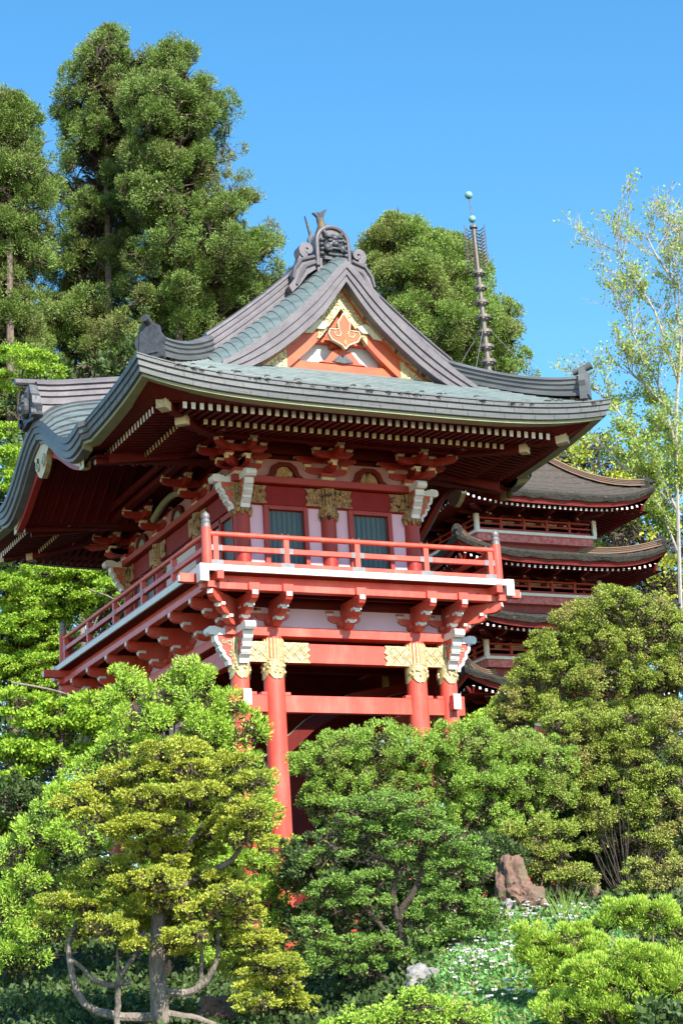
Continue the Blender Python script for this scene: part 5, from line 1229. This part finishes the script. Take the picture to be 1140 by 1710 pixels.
bush('spreading_juniper', 'fresh green juniper with bare brown twigs showing, under the right edge tufts', 'shrub', L_JUN, 30.5, [(1040,1520,40,16),(1090,1525,46,20),(1130,1560,30,30),(1010,1545,28,14),(1070,1545,30,10),(1120,1600,34,22),(1045,1600,24,12)], KW_J, base=(1070,1640,.03), seed=61, bark=TWIGB)
bush('spreading_juniper', 'lowest fresh green juniper at the bottom right corner', 'shrub', L_JUN, 28, [(930,1690,44,22),(990,1625,50,22),(1060,1600,50,22),(1120,1630,40,26),(1010,1650,50,28),(1060,1640,46,26),(1110,1650,46,28),(1000,1690,50,28),(1080,1695,60,30),(960,1680,36,20),(1135,1690,30,30)], KW_J, base=(1050,1740,.03), seed=62, bark=TWIGB)
KW_D = dict(pr=.10, npuff=.5, nleaf=14, L=.045, W=.03, out=.8, up=.2, rnd=.5, squash=.8, core=.4)
bush('low_round_bush', 'low yellow-green round bush of three domes at the frame bottom', 'shrub', L_CYP, 28.5, [(700,1695,52,42),(775,1710,44,34),(620,1715,56,32),(660,1720,50,36),(560,1725,30,20)], KW_D, seed=63)
bush('leafy_shrub', 'bright broad-leaved shrub between the gate corner and the big juniper', 'shrub', L_CYP, 45, [(835,1195,30,22),(810,1215,24,18),(860,1215,30,20)], dict(KW_B, L=.1, W=.06), base=(830,1300,.04), seed=64)
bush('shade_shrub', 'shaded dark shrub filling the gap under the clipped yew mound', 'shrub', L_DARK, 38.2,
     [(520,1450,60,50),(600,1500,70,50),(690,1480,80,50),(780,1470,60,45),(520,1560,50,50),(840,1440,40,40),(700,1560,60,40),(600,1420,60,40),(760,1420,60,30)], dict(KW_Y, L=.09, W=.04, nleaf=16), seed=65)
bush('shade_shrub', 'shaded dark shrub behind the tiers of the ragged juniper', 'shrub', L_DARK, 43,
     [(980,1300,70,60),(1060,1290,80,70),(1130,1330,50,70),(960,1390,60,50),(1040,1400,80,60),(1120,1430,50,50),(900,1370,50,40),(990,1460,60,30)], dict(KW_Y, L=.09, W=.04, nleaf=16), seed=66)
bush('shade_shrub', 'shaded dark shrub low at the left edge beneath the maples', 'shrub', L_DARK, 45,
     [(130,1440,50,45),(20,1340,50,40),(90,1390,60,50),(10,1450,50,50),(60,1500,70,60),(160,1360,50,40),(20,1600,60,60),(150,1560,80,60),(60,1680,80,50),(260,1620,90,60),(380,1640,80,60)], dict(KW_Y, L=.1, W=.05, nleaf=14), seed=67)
# ---- rocks, flower bed, grass
bush('rock_shrub', 'small deep green shrub tucked against the foot of the brown rocks', 'shrub', L_DEEP, 36.2, [(835,1545,26,14),(870,1548,26,12),(910,1540,24,12),(950,1535,30,14),(990,1530,30,14),(815,1530,20,14)], dict(KW_I, L=.07, W=.04), seed=68)
def rock(name, label, m, px, py, d, rx, ry, rz, seed):
    random.seed(seed); r_ = MB(); c = P(px, py, d)
    import bmesh
    bm = bmesh.new(); bmesh.ops.create_icosphere(bm, subdivisions=4, radius=1)
    from mathutils import noise
    for v in bm.verts:
        n = noise.fractal(v.co*1.3+Vector((seed,0,0)), 1, 2, 6)*.35+noise.noise(v.co*.9+Vector((0,seed,0)))*.35
        k = round((1+n)*6)/6*.4+(1+n)*.6
        v.co = Vector((v.co.x*rx*k, v.co.y*ry*k, v.co.z*rz*k))
    me = bpy.data.meshes.new(name); bm.to_mesh(me); bm.free(); me.materials.append(m)
    o = bpy.data.objects.new(name, me); o.location = c; col.objects.link(o); tag(o, label, 'rock', 'garden rocks on the slope'); return o
rock('rock', 'largest rust-brown rock below the small tufted juniper', ROCKB, 878, 1502, 37.0, .36, .32, .30, 1)
rock('rock', 'mossy brown rock with the darkest side, left of the largest rust-brown rock', ROCKB, 852, 1470, 37.6, .3, .3, .5, 2)
rock('rock', 'small pale rock low beside the largest rust-brown rock', ROCKG, 848, 1518, 36.6, .15, .15, .17, 3)
rock('rock', 'grey craggy rock beside the deep green cypress trunk', ROCKG, 705, 1640, 31.8, .3, .3, .28, 4)
rock('rock', 'brown rock in the shade under the gold-tipped cypress', ROCKB, 362, 1690, 33.5, .35, .3, .25, 5)
rock('rock', 'shaded brown-grey rock between the small tufted juniper and the right edge tufts', ROCKB, 975, 1492, 38.9, .33, .3, .2, 6)
def cover(name, label, cat, m, px0, px1, d0, d1, n, L, W, h, seed, kind='stuff', mi=None):
    global rng; rng = np.random.default_rng(seed); pts = []
    for _ in range(n):
        d = rng.uniform(d0, d1); px = rng.uniform(px0, px1)
        if name == 'undergrowth' and (680 < px < 1000 and d < 37): continue
        q = CAM+FH*d+RH*((px-570)/FPX*d); z = T(q[0], q[1])
        hh = h*(.55+.45*sin(q[0]*2.1)*cos(q[1]*2.7)); pts.append((q[0], q[1], z+rng.random()**.6*hh))
    pts = np.array(pts); n = len(pts); dd = nrm(rng.normal(size=(n,3))+np.array([0,0,.5])); o = leafmesh(name, pts, dd, rng.uniform(.6,1.3,n)*L, rng.uniform(.6,1.3,n)*W, m); tag(o, label, cat, kind=kind); return o
cover('flower_bed', 'low leafy ground cover with small green and reddish leaves on the slope', 'ground cover', L_COVER, 660, 1010, 29.5, 38, 60000, .08, .06, .32, 71)
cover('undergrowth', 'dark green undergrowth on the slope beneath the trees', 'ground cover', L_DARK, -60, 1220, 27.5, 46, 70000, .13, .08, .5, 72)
def flowers():
    global rng; rng = np.random.default_rng(73); P_, D_, L_, W_ = [], [], [], []
    for _ in range(420):
        d = rng.uniform(30.2, 36.5); px = rng.uniform(700, 930)
        if rng.random() > .25+.75*(sin(d*3.1+px*.02)*cos(px*.05) > -.1): continue
        q = CAM+FH*d+RH*((px-570)/FPX*d); z = T(q[0], q[1])+.34+rng.uniform(-.05,.08)
        for k in range(6):
            a = 2*pi*k/6; P_.append((q[0], q[1], z)); D_.append((cos(a), sin(a)-.3, .45)); L_.append(rng.uniform(.035,.06)); W_.append(.038)
    o = leafmesh('white_flowers', np.array(P_), nrm(np.array(D_)), np.array(L_), np.array(W_), PETAL); tag(o, 'small white blossoms scattered over the green flower bed', 'flowers', kind='stuff')
flowers()
g_ = MB(); random.seed(5); gt = P(945, 1545, 34.5)
for k in range(70):
    a = random.uniform(0, 2*pi); l = random.uniform(.5, .95); o = Vector(gt)+Vector((random.uniform(-.12,.12), random.uniform(-.12,.12), -.2)); v = Vector((cos(a), sin(a), 0))*random.uniform(.15,.45)
    g_.tube([o, o+v*.4+Vector((0,0,l*.55)), o+v+Vector((0,0,l*.95))], [.008,.006,.001], 3)
tag(g_._build('grass_tuft', L_DEEP), 'upright tuft of long green grass blades beside the brown rocks', 'grass')
ND = MB(); random.seed(9)
for k in range(70):
    x = random.uniform(-5.7, 5.7); d_ = abs(random.gauss(0,.06)); y = -HY-.01+d_; z = 3.74+F(d_)-3.72+U(x, -HY)+.035 if d_ > .05 else EZ(x,-HY)-.02
    a = random.uniform(-.7,.7); l = random.uniform(.06,.2)
    for q in range(3):
        v = Vector((cos(a+q*.5)*l, -.05, sin(a+q*.5)*l*(.5 if d_ > .05 else -1)*.5)); o = Vector((x, y-.01, z)); ND.tube([o, o+v*.5+Vector((0,0,.015)), o+v], .007, 3)
tag(ND._build('fallen_needles', SLIVERD), 'brown conifer needles fallen along the front eave of the gate', 'leaf litter', kind='stuff')
# ---- red fence on the terrace glimpsed under the cypress
fe = thing('red_fence', 'low red fence glimpsed through the foliage at the foot of the gate', 'fence')
def gr_(px, d): q = CAM+FH*d+RH*((px-570)/FPX*d); return Vector((q[0], q[1], T(q[0], q[1])))
fp = [gr_(px, 42) for px in (440,520,600,680,760,840)]
for i, p in enumerate(fp):
    m_ = MB(); m_.box(p.x-.07, p.x+.07, p.y-.07, p.y+.07, p.z-.1, p.z+1.15); m_.build('fence_post', RED, fe, bevel=.01)
    if i:
        for zz in (.35, .75, 1.05):
            m_ = MB(); m_.beam(fp[i-1]+Vector((0,0,zz)), p+Vector((0,0,zz)), .07, .1); m_.build('fence_rail', RED, fe)
